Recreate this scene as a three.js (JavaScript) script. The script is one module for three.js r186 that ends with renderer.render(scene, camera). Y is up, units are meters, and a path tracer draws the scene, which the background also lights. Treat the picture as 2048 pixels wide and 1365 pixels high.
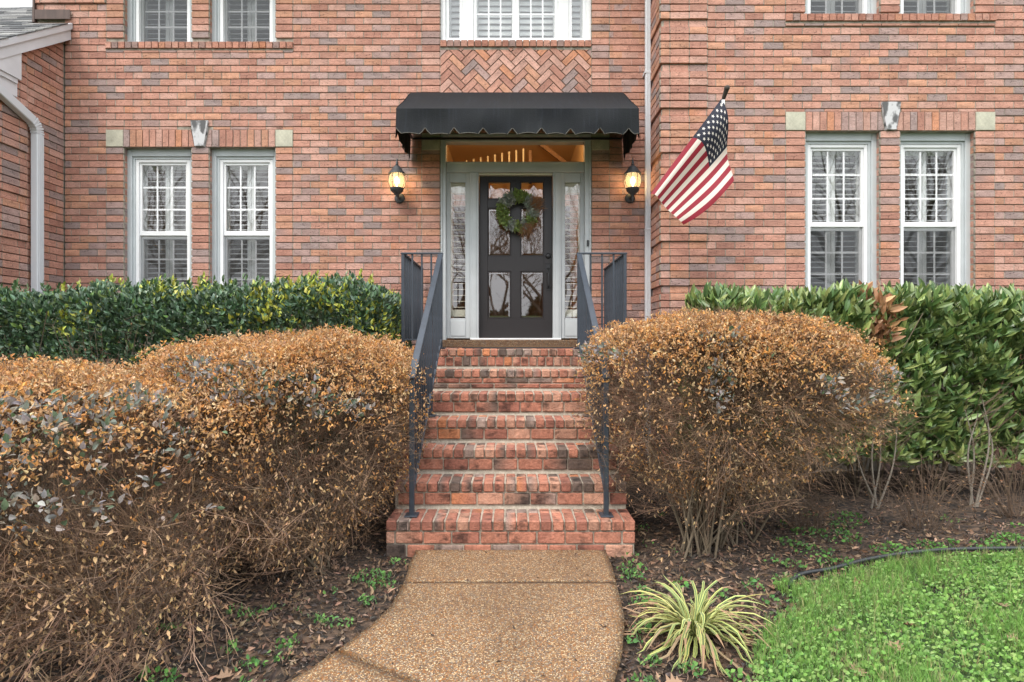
import * as THREE from 'three';
import { mergeGeometries } from 'three/addons/utils/BufferGeometryUtils.js';

// ───────────────────────── camera, sky, sun, exposure ─────────────────────────
// World: metres, y up. Main house wall face lies in z = 0, the walkway at the foot of the steps in y = 0.
const scene = new THREE.Scene();
const camera = new THREE.PerspectiveCamera(61.37, 1024 / 682, 0.05, 400);
camera.position.set(0, 1.42, 6.93);
camera.lookAt(0, 1.42, 0);
const renderer = new THREE.WebGLRenderer({ antialias: true });
renderer.setSize(1024, 682);
renderer.toneMapping = THREE.LinearToneMapping;
renderer.toneMappingExposure = 1.66;
renderer.shadowMap.enabled = true;

function mulberry(a) { return () => { a |= 0; a = a + 0x6D2B79F5 | 0; let t = Math.imul(a ^ a >>> 15, 1 | a); t = t + Math.imul(t ^ t >>> 7, 61 | t) ^ t; return ((t ^ t >>> 14) >>> 0) / 4294967296; }; }
const hash = (i, j, s = 0) => { let h = Math.imul(i | 0, 374761393) + Math.imul(j | 0, 668265263) + Math.imul(s | 0, 2147483647 ^ 0x5bd1e995); h = Math.imul(h ^ h >>> 13, 1274126177); return ((h ^ h >>> 16) >>> 0) / 4294967296; };
const sm = t => t * t * (3 - 2 * t), lerp = (a, b, t) => a + (b - a) * t, clamp = (x, a = 0, b = 1) => Math.min(b, Math.max(a, x));
// periodic value noise: x, y in lattice units, period px, py
function pn(x, y, px, py, s) {
  const xi = Math.floor(x), yi = Math.floor(y), fx = sm(x - xi), fy = sm(y - yi);
  const m = (a, n) => ((a % n) + n) % n;
  const a = hash(m(xi, px), m(yi, py), s), b = hash(m(xi + 1, px), m(yi, py), s), c = hash(m(xi, px), m(yi + 1, py), s), d = hash(m(xi + 1, px), m(yi + 1, py), s);
  return lerp(lerp(a, b, fx), lerp(c, d, fx), fy);
}
function fbm(u, v, fx, fy, s, o = 4) { let r = 0, a = 0.5, t = 0; for (let i = 0; i < o; i++) { r += a * pn(u * fx, v * fy, fx, fy, s + i * 17); t += a; a *= 0.5; fx *= 2; fy *= 2; } return r / t; }

{ // overcast sky: bright even cloud, a little brighter overhead
  const W = 512, H = 256, d = new Float32Array(W * H * 4);
  for (let j = 0; j < H; j++) for (let i = 0; i < W; i++) {
    const el = ((j + 0.5) / H - 0.5) * Math.PI, s = Math.max(0, Math.sin(el)), k = (j * W + i) * 4;
    const c = fbm(i / W, j / H, 10, 14, 5, 5);
    let L = (0.88 + 1.45 * s) * (0.84 + 0.32 * c);
    if (el < 0) L *= lerp(1, 0.25, clamp(-el / 0.08));
    d[k] = L * 0.965; d[k + 1] = L * 0.99; d[k + 2] = L * 1.03; d[k + 3] = 1;
  }
  const t = new THREE.DataTexture(d, W, H, THREE.RGBAFormat, THREE.FloatType);
  t.mapping = THREE.EquirectangularReflectionMapping; t.magFilter = THREE.LinearFilter; t.needsUpdate = true;
  scene.background = t; scene.environment = t;
}
const sun = new THREE.DirectionalLight(0xfff4e6, 1.5);
sun.position.set(-5, 12, 9); sun.target.position.set(0, 1, 1.5);
sun.castShadow = true; sun.shadow.radius = 40; sun.shadow.mapSize.set(2048, 2048);
Object.assign(sun.shadow.camera, { left: -12, right: 12, top: 12, bottom: -12, near: 0.5, far: 60 });
scene.add(sun, sun.target);

// ───────────────────────── helpers ─────────────────────────
const R = mulberry(20240);
const rr = (a, b) => a + (b - a) * R(), pick = a => a[Math.floor(R() * a.length)];
const taken = {};
function numbered(n) { const k = taken[n] = (taken[n] ?? -1) + 1; return k ? `${n}_${String(k).padStart(3, '0')}` : n; }
function tag(o, label, category, group, kind) { if (label) o.userData.label = label; if (category) o.userData.category = category; if (group) o.userData.group = group; if (kind) o.userData.kind = kind; return o; }
function thing(name, label, category, group, pos = [0, 0, 0]) { const g = new THREE.Group(); g.name = numbered(name); g.position.set(...pos); scene.add(g); return tag(g, label, category, group); }
function part(name, geo, mat, parent) { const m = new THREE.Mesh(Array.isArray(geo) ? (geo.length > 1 ? mergeGeometries(geo) : geo[0]) : geo, mat); m.name = name; m.castShadow = m.receiveShadow = true; parent.add(m); return m; }
function partGroup(name, parent) { const g = new THREE.Group(); g.name = name; parent.add(g); return g; }
function structure(name, geo, mat, label, category) { const m = part(numbered(name), geo, mat, scene); return tag(m, label, category, null, 'structure'); }

const V = (x, y, z) => new THREE.Vector3(x, y, z);
function fromTris(pos, uv, col, nor) {
  const g = new THREE.BufferGeometry();
  g.setAttribute('position', new THREE.Float32BufferAttribute(pos, 3));
  g.setAttribute('uv', new THREE.Float32BufferAttribute(uv, 2));
  if (col) g.setAttribute('color', new THREE.Float32BufferAttribute(col, 3));
  if (nor) g.setAttribute('normal', new THREE.Float32BufferAttribute(nor, 3)); else g.computeVertexNormals();
  return g;
}
// box with chamfered edges, uv in metres by face, optional colour function of position
function box(x0, x1, y0, y1, z0, z1, c = 0, colour = null, uo = 0, vo = 0) {
  const pos = [], uv = [], col = colour ? [] : null;
  const cx = (x0 + x1) / 2, cy = (y0 + y1) / 2, cz = (z0 + z1) / 2, hx = (x1 - x0) / 2, hy = (y1 - y0) / 2, hz = (z1 - z0) / 2;
  c = Math.min(c, hx * 0.49, hy * 0.49, hz * 0.49);
  const poly = p => { // fan, oriented outward
    const a = V(...p[0]), b = V(...p[1]), d = V(...p[2]), n = b.clone().sub(a).cross(d.clone().sub(a));
    const m = p.reduce((s, q) => s.add(V(...q)), V(0, 0, 0)).multiplyScalar(1 / p.length);
    if (n.dot(m) < 0) { p = p.slice().reverse(); n.negate(); }
    const ax = [Math.abs(n.x), Math.abs(n.y), Math.abs(n.z)], k = ax.indexOf(Math.max(...ax));
    for (let i = 1; i < p.length - 1; i++) for (const q of [p[0], p[i], p[i + 1]]) {
      const w = [q[0] + cx, q[1] + cy, q[2] + cz]; pos.push(...w);
      uv.push(...(k === 0 ? [w[2] + uo, w[1] + vo] : k === 1 ? [w[0] + uo, w[2] + vo] : [w[0] + uo, w[1] + vo]));
      if (col) col.push(...colour(w));
    }
  };
  const h = [hx, hy, hz];
  for (let a = 0; a < 3; a++) for (const s of [-1, 1]) {
    const b = (a + 1) % 3, d = (a + 2) % 3, P = [];
    for (const [sb, sd] of [[-1, -1], [1, -1], [1, 1], [-1, 1]]) { const q = [0, 0, 0]; q[a] = s * h[a]; q[b] = sb * (h[b] - c); q[d] = sd * (h[d] - c); P.push(q); }
    poly(P);
  }
  if (c > 0) {
    for (let a = 0; a < 3; a++) { const b = (a + 1) % 3, d = (a + 2) % 3;
      for (const sb of [-1, 1]) for (const sd of [-1, 1]) { const P = [];
        for (const [sa, f] of [[-1, 0], [1, 0], [1, 1], [-1, 1]]) { const q = [0, 0, 0]; q[a] = sa * (h[a] - c); q[b] = sb * (f ? h[b] - c : h[b]); q[d] = sd * (f ? h[d] : h[d] - c); P.push(q); }
        poly(P); } }
    for (const sx of [-1, 1]) for (const sy of [-1, 1]) for (const sz of [-1, 1]) poly([[sx * hx, sy * (hy - c), sz * (hz - c)], [sx * (hx - c), sy * hy, sz * (hz - c)], [sx * (hx - c), sy * (hy - c), sz * hz]]);
  }
  return fromTris(pos, uv, col);
}
// a straight bar of rectangular section between two points
function bar(a, b, w, h, c = 0.002) {
  const d = b.clone().sub(a), L = d.length(), g = box(-w / 2, w / 2, -h / 2, h / 2, 0, L, c);
  const z = d.normalize(), x = V(0, 1, 0).cross(z); if (x.lengthSq() < 1e-6) x.set(1, 0, 0); x.normalize();
  return g.applyMatrix4(new THREE.Matrix4().makeBasis(x, z.clone().cross(x), z).setPosition(a));
}
// prism of a polygon given in (u, y), from depth n0 to n1, in a frame
function prism(poly, n0, n1, frame, colour, uo = 0, vo = 0, ch = 0) {
  const pos = [], uv = [], col = colour ? [] : null;
  const cu = poly.reduce((s, p) => s + p[0], 0) / poly.length, cv = poly.reduce((s, p) => s + p[1], 0) / poly.length;
  const inn = poly.map(([u, v]) => { const du = u - cu, dv = v - cv, l = Math.hypot(du, dv) || 1; return [u - du / l * ch, v - dv / l * ch]; });
  const put = (u, v, n, U, W) => { const p = frame(u, v, n); pos.push(p.x, p.y, p.z); uv.push(U + uo, W + vo); if (col) col.push(...colour([u, v, n])); };
  let area = 0; poly.forEach((p, i) => { const q = poly[(i + 1) % poly.length]; area += p[0] * q[1] - p[1] * q[0]; });
  const P = area > 0 ? poly : poly.slice().reverse(), I = area > 0 ? inn : inn.slice().reverse(), N = P.length;
  for (let i = 1; i < N - 1; i++) for (const q of [I[0], I[i], I[i + 1]]) put(q[0], q[1], n1, q[0], q[1]);
  for (let i = 0; i < N; i++) { const a = P[i], b = P[(i + 1) % N], c = I[i], d = I[(i + 1) % N];
    const l = Math.hypot(b[0] - a[0], b[1] - a[1]);
    for (const [q, n, U, W] of [[a, n0, 0, 0], [b, n0, l, 0], [b, n1 - ch, l, n1 - n0], [a, n0, 0, 0], [b, n1 - ch, l, n1 - n0], [a, n1 - ch, 0, n1 - n0]]) put(q[0], q[1], n, U, W);
    if (ch > 0) for (const [q, n] of [[a, n1 - ch], [b, n1 - ch], [d, n1], [a, n1 - ch], [d, n1], [c, n1]]) put(q[0], q[1], n, q[0], q[1]);
  }
  return fromTris(pos, uv, col);
}
function tubeAlong(pts, r0, r1, sides = 4, seg = 0) {
  const curve = new THREE.CatmullRomCurve3(pts), n = seg || (pts.length - 1) * 2, pos = [], uv = [], idx = [], nor = [];
  const fr = curve.computeFrenetFrames(n, false);
  for (let i = 0; i <= n; i++) { const p = curve.getPoint(i / n), r = lerp(r0, r1, i / n);
    for (let k = 0; k <= sides; k++) { const a = k / sides * Math.PI * 2, v = fr.normals[i].clone().multiplyScalar(Math.cos(a)).addScaledVector(fr.binormals[i], Math.sin(a));
      pos.push(p.x + v.x * r, p.y + v.y * r, p.z + v.z * r); nor.push(v.x, v.y, v.z); uv.push(k / sides * r * 6.3, i * 0.1); } }
  for (let i = 0; i < n; i++) for (let k = 0; k < sides; k++) { const a = i * (sides + 1) + k, b = a + sides + 1; idx.push(a, a + 1, b, b, a + 1, b + 1); }
  const g = new THREE.BufferGeometry(); g.setAttribute('position', new THREE.Float32BufferAttribute(pos, 3)); g.setAttribute('normal', new THREE.Float32BufferAttribute(nor, 3)); g.setAttribute('uv', new THREE.Float32BufferAttribute(uv, 2)); g.setIndex(idx);
  return g.toNonIndexed();
}
const lathe = (pts, n = 20) => new THREE.LatheGeometry(pts.map(p => new THREE.Vector2(...p)), n).toNonIndexed();

// ───────────────────────── textures and materials ─────────────────────────
function dataTex(W, H, fn, srgb, rx = 1, ry = rx) {
  const d = new Uint8Array(W * H * 4);
  for (let j = 0; j < H; j++) for (let i = 0; i < W; i++) { const c = fn(i / W, j / H, i, j), k = (j * W + i) * 4; d[k] = clamp(c[0]) * 255; d[k + 1] = clamp(c[1]) * 255; d[k + 2] = clamp(c[2]) * 255; d[k + 3] = 255; }
  const t = new THREE.DataTexture(d, W, H); t.wrapS = t.wrapT = THREE.RepeatWrapping; t.magFilter = THREE.LinearFilter; t.minFilter = THREE.LinearMipmapLinearFilter; t.generateMipmaps = true;
  if (srgb) t.colorSpace = THREE.SRGBColorSpace; t.repeat.set(rx, ry); t.needsUpdate = true; return t;
}
const g3 = v => [v, v, v];
const M = {};
const std = (o) => new THREE.MeshStandardMaterial(o);
const phys = (o) => new THREE.MeshPhysicalMaterial(o);
const lin = (r, g, b) => new THREE.Color().setRGB(r, g, b);
{
  // brick: drag marks along the length, pale lime smears, dark pits
  const f = (u, v) => {
    const drag = fbm(u, v, 6, 64, 3, 3), grain = fbm(u, v, 90, 120, 9, 2), blot = fbm(u, v, 9, 16, 21, 3), smear = fbm(u, v, 14, 40, 33, 3), pit = fbm(u, v, 70, 70, 41, 2);
    return { tone: 0.90 + 0.13 * (drag - 0.5) + 0.16 * (grain - 0.5) + 0.20 * (blot - 0.5), pale: clamp((smear - 0.60) * 6) * 0.34, pit: clamp((pit - 0.7) * 6) };
  };
  M.brick = std({ vertexColors: true, roughness: 0.92, bumpScale: 0.004,
    map: dataTex(1024, 1024, (u, v) => { const k = f(u, v), t = k.tone * (1 - 0.3 * k.pit); return [lerp(t, 0.97, k.pale), lerp(t, 1.0, k.pale * 1.25), lerp(t, 1.0, k.pale * 1.4)]; }, true, 1.1),
    bumpMap: dataTex(1024, 1024, (u, v) => { const k = f(u, v); return g3(0.5 + (fbm(u, v, 60, 90, 3, 3) - 0.5) * 0.8 + k.pale * 0.4 - k.pit * 0.5); }, false, 1.1) });
  M.stairBrick = std({ vertexColors: true, roughness: 0.85, bumpScale: 0.004, map: dataTex(512, 512, (u, v) => { const a = fbm(u, v, 10, 10, 71, 4), b = fbm(u, v, 60, 60, 77, 2), c = clamp((fbm(u, v, 7, 9, 91, 4) - 0.55) * 5), e = clamp((fbm(u, v, 9, 7, 95, 4) - 0.60) * 6) * 0.5, t = 0.84 + 0.36 * (a - 0.5) + 0.22 * (b - 0.5) - c * 0.30; return [lerp(t, 0.92, e), lerp(t * 0.99, 0.98, e), lerp(t * 0.97, 1.0, e)]; }, true, 2), bumpMap: M.brick.bumpMap });
  const mort = s => dataTex(512, 512, (u, v) => { const t = 0.8 + 0.35 * (fbm(u, v, 12, 12, s, 4) - 0.5) + 0.2 * (fbm(u, v, 100, 100, s + 3, 2) - 0.5); return g3(t); }, true, 1.5);
  M.mortar = std({ color: lin(0.47, 0.42, 0.345), roughness: 0.97, map: mort(101) });
  M.stairMortar = std({ color: lin(0.52, 0.45, 0.36), roughness: 0.95, map: mort(131) });
  M.stone = std({ roughness: 0.9, color: lin(0.95, 0.95, 0.9), map: dataTex(256, 256, (u, v) => { const a = fbm(u, v, 6, 6, 7, 5), b = fbm(u, v, 50, 50, 8, 2), t = 0.70 + 0.2 * (a - 0.5) + 0.08 * (b - 0.5); return [t, t * 0.985, t * 0.91]; }, true, 2) });
  M.keystone = std({ roughness: 1, map: dataTex(256, 256, (u, v) => { const a = clamp((fbm(u, v, 6, 4, 17, 5) - 0.42) * 4.5), t = lerp(0.74, 0.36, a); return [t, t, t * 1.01]; }, true, 3.1) });
  const paint = (c, rough, s) => std({ color: c, roughness: rough, map: dataTex(128, 128, (u, v) => g3(0.955 + 0.09 * (fbm(u, v, 5, 5, s, 4) - 0.5)), true, 1.3) });
  M.white = paint(lin(0.86, 0.87, 0.88), 0.45, 301);
  M.trim = paint(lin(0.53, 0.565, 0.58), 0.5, 305);
  M.eave = paint(lin(0.66, 0.66, 0.69), 0.55, 309);
  M.shutter = paint(lin(0.62, 0.65, 0.64), 0.5, 311);
  M.iron = std({ color: lin(0.042, 0.054, 0.072), roughness: 0.42, metalness: 0.0, map: dataTex(128, 128, (u, v) => g3(0.9 + 0.2 * (fbm(u, v, 9, 9, 401, 4) - 0.5)), true, 3) });
  M.black = std({ color: lin(0.02, 0.02, 0.022), roughness: 0.4 });
  M.lampIron = std({ color: lin(0.045, 0.05, 0.055), roughness: 0.5 });
  M.door = std({ color: lin(0.021, 0.0175, 0.0185), roughness: 0.38, bumpScale: 0.0008, bumpMap: dataTex(256, 256, (u, v) => g3(fbm(u, v, 60, 4, 501, 3)), false, 1.4) });
  M.downspout = std({ color: lin(0.56, 0.58, 0.61), roughness: 0.45 });
  M.copper = std({ color: lin(0.10, 0.062, 0.05), roughness: 0.5, metalness: 0.3, map: dataTex(128, 128, (u, v) => g3(0.85 + 0.3 * (fbm(u, v, 20, 4, 511, 4) - 0.5)), true, 2) });
  M.shingle = std({ vertexColors: true, roughness: 0.95, map: dataTex(256, 256, (u, v) => g3(0.85 + 0.35 * (fbm(u, v, 60, 60, 521, 3) - 0.5)), true, 2) });
  M.fabric = phys({ color: lin(0.011, 0.0138, 0.019), roughness: 0.75, specularIntensity: 0.45, sheen: 0.05, sheenRoughness: 0.5, sheenColor: lin(0.5, 0.55, 0.6), side: THREE.DoubleSide, bumpScale: 0.002,
    map: dataTex(1024, 256, (u, v) => { const s = clamp((fbm(u, v, 150, 3, 601, 2) - 0.60) * 5) * clamp(fbm(u, v, 14, 3, 605, 3) * 2 - 0.55); return [0.82 + s * 0.5 + 0.1 * fbm(u, v, 9, 5, 609, 3), 0.82 + s * 0.5 + 0.1 * fbm(u, v, 9, 5, 609, 3), 0.83 + s * 0.45]; }, true, 0.5, 1.2),
    bumpMap: dataTex(256, 256, (u, v) => g3(fbm(u, v, 90, 90, 611, 2)), false, 2) });
  M.binding = std({ color: lin(0.10, 0.095, 0.08), roughness: 0.9 });
  M.glass = phys({ color: 0xffffff, roughness: 0.015, transmission: 1, thickness: 0, ior: 2.1, metalness: 0 });
  M.doorGlass = phys({ color: 0xffffff, roughness: 0.02, transmission: 1, thickness: 0, ior: 2.5 });
  M.clearGlass = phys({ color: 0xffffff, roughness: 0.02, transmission: 1, thickness: 0, ior: 1.5 });
  M.lampGlass = phys({ color: lin(1, 0.92, 0.72), roughness: 0.36, transmission: 1, thickness: 0, ior: 1.5, side: THREE.DoubleSide });
  M.screen = std({ color: lin(0.05, 0.055, 0.06), roughness: 0.9, transparent: true, opacity: 0.42 });
  M.bulb = std({ color: 0xffffff, emissive: lin(1, 0.84, 0.58), emissiveIntensity: 2.6 });
  M.roomWall = std({ color: lin(0.50, 0.44, 0.35), roughness: 0.9 });
  M.foyerWall = std({ color: lin(0.62, 0.46, 0.28), roughness: 0.85 });
  M.roomFloor = std({ color: lin(0.16, 0.09, 0.05), roughness: 0.5 });
  M.cream = paint(lin(0.74, 0.73, 0.60), 0.6, 331);
  M.mat = std({ color: lin(0.16, 0.085, 0.035), roughness: 1, map: dataTex(128, 128, (u, v) => g3(0.6 + 0.6 * (fbm(u, v, 50, 50, 541, 2) - 0.2)), true, 4) });
  // exposed aggregate
  const N = 330, pal = [[0.55, 0.52, 0.48], [0.74, 0.68, 0.58], [0.55, 0.41, 0.27], [0.60, 0.45, 0.30], [0.50, 0.38, 0.27], [0.67, 0.55, 0.40], [0.50, 0.42, 0.34], [0.45, 0.42, 0.40], [0.80, 0.72, 0.58], [0.60, 0.39, 0.19], [0.58, 0.46, 0.31], [0.38, 0.30, 0.23]];
  const W = 2048, cd = new Uint8Array(W * W * 4), bd = new Uint8Array(W * W * 4);
  for (let j = 0; j < W; j++) for (let i = 0; i < W; i++) {
    const x = i / W * N, y = j / W * N, xi = Math.floor(x), yi = Math.floor(y); let f1 = 9, f2 = 9, id = 0, jd = 0;
    for (let b = -1; b < 2; b++) for (let a = -1; a < 2; a++) { const cx = (xi + a + N) % N, cy = (yi + b + N) % N, dx = xi + a + 0.1 + 0.8 * hash(cx, cy, 1) - x, dy = yi + b + 0.1 + 0.8 * hash(cx, cy, 2) - y, q = Math.sqrt(dx * dx + dy * dy) * (0.8 + 0.5 * hash(cx, cy, 6)); if (q < f1) { f2 = f1; f1 = q; id = cx; jd = cy; } else if (q < f2) f2 = q; }
    const e = clamp((f2 - f1) * 4.5), p = pal[Math.floor(hash(id, jd, 3) * pal.length)], br = 0.86 + 0.24 * hash(id, jd, 4), k = (j * W + i) * 4;
    for (let c = 0; c < 3; c++) cd[k + c] = 255 * clamp(lerp([0.38, 0.30, 0.23][c], p[c] * br, sm(e))); cd[k + 3] = 255;
    bd[k] = bd[k + 1] = bd[k + 2] = 255 * sm(e) * (0.6 + 0.4 * hash(id, jd, 5)); bd[k + 3] = 255;
  }
  const mk = (d, s) => { const t = new THREE.DataTexture(d, W, W); t.wrapS = t.wrapT = THREE.RepeatWrapping; t.magFilter = THREE.LinearFilter; t.minFilter = THREE.LinearMipmapLinearFilter; t.generateMipmaps = true; if (s) t.colorSpace = THREE.SRGBColorSpace; t.repeat.set(0.5, 0.5); t.needsUpdate = true; return t; };
  M.aggregate = std({ vertexColors: true, color: lin(0.97, 0.93, 0.89), roughness: 0.6, map: mk(cd, true), bumpMap: mk(bd, false), bumpScale: 0.004 });
  M.mulch = std({ roughness: 1, map: dataTex(1024, 1024, (u, v) => { const a = fbm(u, v, 40, 60, 701, 4), b = fbm(u, v, 8, 8, 705, 3), t = 0.12 + 0.42 * (a - 0.3) + 0.14 * (b - 0.5); return [t * 1.15, t * 0.92, t * 0.74]; }, true, 0.7), bumpMap: dataTex(512, 512, (u, v) => g3(fbm(u, v, 50, 60, 707, 4)), false, 0.9), bumpScale: 0.02 });
  M.lawn = std({ roughness: 1, map: dataTex(512, 512, (u, v) => { const a = fbm(u, v, 60, 60, 711, 4), b = fbm(u, v, 6, 6, 713, 3); return [0.22 + 0.12 * (a - 0.5) + 0.1 * (b - 0.5), 0.30 + 0.16 * (a - 0.5) + 0.06 * (b - 0.5), 0.13 + 0.08 * (a - 0.5)]; }, true, 0.5), bumpMap: dataTex(256, 256, (u, v) => g3(fbm(u, v, 60, 60, 717, 3)), false, 0.9), bumpScale: 0.02 });
  M.bark = std({ color: lin(0.13, 0.105, 0.085), roughness: 0.95 });
  M.stem = std({ color: lin(0.125, 0.098, 0.066), roughness: 0.9 });
  M.twig = std({ color: lin(0.125, 0.083, 0.056), roughness: 0.85 });
  M.paleCane = std({ color: lin(0.25, 0.22, 0.18), roughness: 0.9 });
  const leaf = (rough, tr = 0.25) => phys({ color: 0xffffff, roughness: rough, transmission: tr, thickness: 0, side: THREE.DoubleSide, ior: 1.4 });
  M.gloss = phys({ color: 0xffffff, roughness: 0.34, side: THREE.DoubleSide, clearcoat: 0.15, clearcoatRoughness: 0.3 });
  M.dry = phys({ color: 0xffffff, roughness: 0.95, transmission: 0.25, thickness: 0, side: THREE.DoubleSide });
  M.softLeaf = leaf(0.9, 0.25);
  M.blade = phys({ color: 0xffffff, vertexColors: true, roughness: 0.75, transmission: 0.2, thickness: 0, side: THREE.DoubleSide });
}

// ───────────────────────── bricks ─────────────────────────
const BL = 0.204, BH = 0.0722, CH = 0.0822, PITCH = 0.214, Y0 = 2.5244;
const yk = k => Y0 + k * CH;
const tones = [[[0.54, 0.278, 0.208], 34], [[0.565, 0.325, 0.258], 24], [[0.56, 0.288, 0.19], 14], [[0.44, 0.215, 0.16], 10], [[0.36, 0.262, 0.242], 6], [[0.44, 0.292, 0.26], 9], [[0.585, 0.265, 0.155], 3]];
function tone(rnd) { let t = rnd() * tones.reduce((s, x) => s + x[1], 0), i = 0; while (t > tones[i][1]) t -= tones[i++][1]; return tones[i][0]; }
function brickGeo(L, H, D, rnd, ch = 0.0035, tn = tone) {
  const a = tn(rnd), flash = rnd() < 0.22 ? tn(rnd) : a, k = 0.92 + rnd() * 0.17, q = rnd() < 0.5 ? 1 : -1;
  const col = p => { const s = sm(clamp(0.5 + q * p[0] / L * 1.2)); return [0, 1, 2].map(i => lerp(a[i], flash[i], s) * k); };
  return box(-L / 2, L / 2, -H / 2, H / 2, -D, 0, ch, col, rnd() * 7, rnd() * 7);
}
const bvar = []; { const rb = mulberry(77); for (let i = 0; i < 64; i++) bvar.push(brickGeo(BL, BH, 0.09, rb)); }
// A wall frame: u along, y up, n outward.
const frame = (ox, oz, ux, uz, nx, nz) => { const f = (u, y, n) => V(ox + ux * u + nx * n, y, oz + uz * u + nz * n); f.rot = new THREE.Matrix4().makeBasis(V(ux, 0, uz), V(0, 1, 0), V(nx, 0, nz)); return f; };
const FM = frame(0, 0, 1, 0, 0, 1);                 // main wall, u = x
const FW = frame(0, 0.54, 1, 0, 0, 1);              // right wing front, u = x
const FR = frame(1.667, 0, 0, 1, -1, 0);            // return of the right wing, u = z, faces -x
const FL = frame(-5.40, 0, 0, -1, 1, 0);            // side of the left wing, u = -z, faces +x
// one wall = a mortar body + bricks; `bricks` is a list {u, y, L, H, n, rot}
function intervals(a, b, holes, y0, y1) {
  let r = [[a, b]];
  for (const h of holes) if (h[2] < y1 - 0.02 && h[3] > y0 + 0.02) r = r.flatMap(([p, q]) => h[1] <= p || h[0] >= q ? [[p, q]] : [[p, h[0]], [h[1], q]].filter(s => s[1] - s[0] > 0.012));
  return r;
}
function courses(list, a, b, ya, yb, holes, n = 0, shift = 0, rnd = R) {
  const k0 = Math.ceil((ya - Y0) / CH - 0.01), k1 = Math.floor((yb - Y0) / CH + 0.01);
  for (let k = k0; k < k1; k++) for (const [p, q] of intervals(a, b, holes, yk(k), yk(k + 1))) {
    let u = Math.floor((p - shift) / PITCH - 1) * PITCH + shift + (k % 2 ? PITCH / 2 : 0);
    for (; u < q; u += PITCH) {
      let s = Math.max(u, p), e = Math.min(u + PITCH, q); if (e - s < 0.035) continue;
      if (e < q && q - e < 0.035) e = q;
      if (s > p && s - p < 0.035) s = p;
      list.push({ u: (s + e) / 2, y: (yk(k) + yk(k + 1)) / 2, L: e - s - 0.0095, H: BH, n: n + (rnd() - 0.5) * 0.004 });
    }
  }
}
function strip(list, a, b, ya, yb, n = 0.004) { // stack-bonded pier beside an opening
  const k0 = Math.round((ya - Y0) / CH), k1 = Math.round((yb - Y0) / CH);
  for (let k = k0; k < k1; k++) list.push({ u: (a + b) / 2, y: (yk(k) + yk(k + 1)) / 2, L: b - a - 0.007, H: BH, n: n + (R() - 0.5) * 0.003 });
}
function setBricks(list, f, parent, keep, score) {
  const mats = list.map(b => ({ b, m: new THREE.Matrix4().makeTranslation(...f(b.u, b.y + (R() - 0.5) * 0.0025, b.n).toArray()).multiply(f.rot).multiply(new THREE.Matrix4().makeRotationFromEuler(new THREE.Euler((R() - 0.5) * 0.012, (R() - 0.5) * 0.012, b.rot ?? (R() - 0.5) * 0.007))).multiply(new THREE.Matrix4().makeScale(b.L / BL, b.H / BH, b.D ?? 1)), s: score ? score(b, f(b.u, b.y, b.n)) : 0, g: bvar[Math.floor(R() * bvar.length)] }));
  mats.sort((p, q) => q.s - p.s);
  mats.slice(0, keep).forEach(({ m, g }, i) => { const o = part(i ? `brick_${String(i).padStart(3, '0')}` : 'brick', g, M.brick, parent); o.applyMatrix4(m); });
  const rest = mats.slice(keep);
  if (rest.length) part('bricks', rest.map(({ m, g }) => g.clone().applyMatrix4(m)), M.brick, parent).userData.kind = 'stuff';
}
function mortarBody(f, a, b, ya, yb, holes, front, back) { // solid behind the bricks, open at the holes
  const ys = [...new Set([ya, yb, ...holes.flatMap(h => [h[2], h[3]])])].filter(y => y >= ya && y <= yb).sort((p, q) => p - q), gs = [];
  for (let i = 0; i < ys.length - 1; i++) { if (ys[i + 1] - ys[i] < 1e-4) continue; const c = (ys[i] + ys[i + 1]) / 2; let r = [[a, b]];
    for (const h of holes) if (h[2] < c && h[3] > c) r = r.flatMap(([p, q]) => h[1] <= p || h[0] >= q ? [[p, q]] : [[p, h[0] - 0.004], [h[1] + 0.004, q]].filter(s => s[1] > s[0]));
    for (const [p, q] of r) gs.push(prism([[p, ys[i]], [q, ys[i]], [q, ys[i + 1]], [p, ys[i + 1]]], back, front, f)); }
  return gs;
}
function headJoints(list, f) { // mortar between brick ends sits close to the face, the bed joints are raked deeper
  return list.filter(b => !b.rot && !b.noJoint).map(b => prism([[b.u - b.L / 2 - 0.0085, b.y - 0.031], [b.u + b.L / 2 + 0.0085, b.y - 0.031], [b.u + b.L / 2 + 0.0085, b.y + 0.031], [b.u - b.L / 2 - 0.0085, b.y + 0.031]], -0.02, b.n - 0.005, f));
}

const house = thing('brick_house', 'two-storey red brick house with white windows and a dark front door', 'house');

// openings (in u, y): left pair, door bay, upper windows; wing pairs
const TOP = 6.4, LB = 3.757, LT = 3.965;             // wall top; lintel bottom and top
const WL = [[-4.685, -3.864], [-3.655, -2.851]], WR = [[3.261, 4.097], [4.314, 5.152]];
const WB = 1.85, SU = 5.02;                          // window bottoms: ground floor, upper floor
const DX0 = -0.868, DX1 = 0.961;
const holesM = [...WL.map(w => [w[0], w[1], WB, LB]), ...WL.map(w => [w[0], w[1], SU, 7]), [DX0, DX1, 1.30, 3.93], [DX0, DX1, 5.04, 7]];
const holesW = [...WR.map(w => [w[0], w[1], WB, LB]), ...WR.map(w => [w[0], w[1], 5.05, 7])];
// areas the running bond leaves free for strips, lintels, panel
const freeM = [[-4.892, -2.643, 0, LT + 0.039], [-4.892, -2.643, 4.895, 7], [-1.088, 1.173, 0, 7], [-5.75, -5.395, 0, 5.30]];
const freeW = [[3.044, 5.367, 0, LT + 0.039], [3.044, 5.367, 4.895, 7]];

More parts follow.
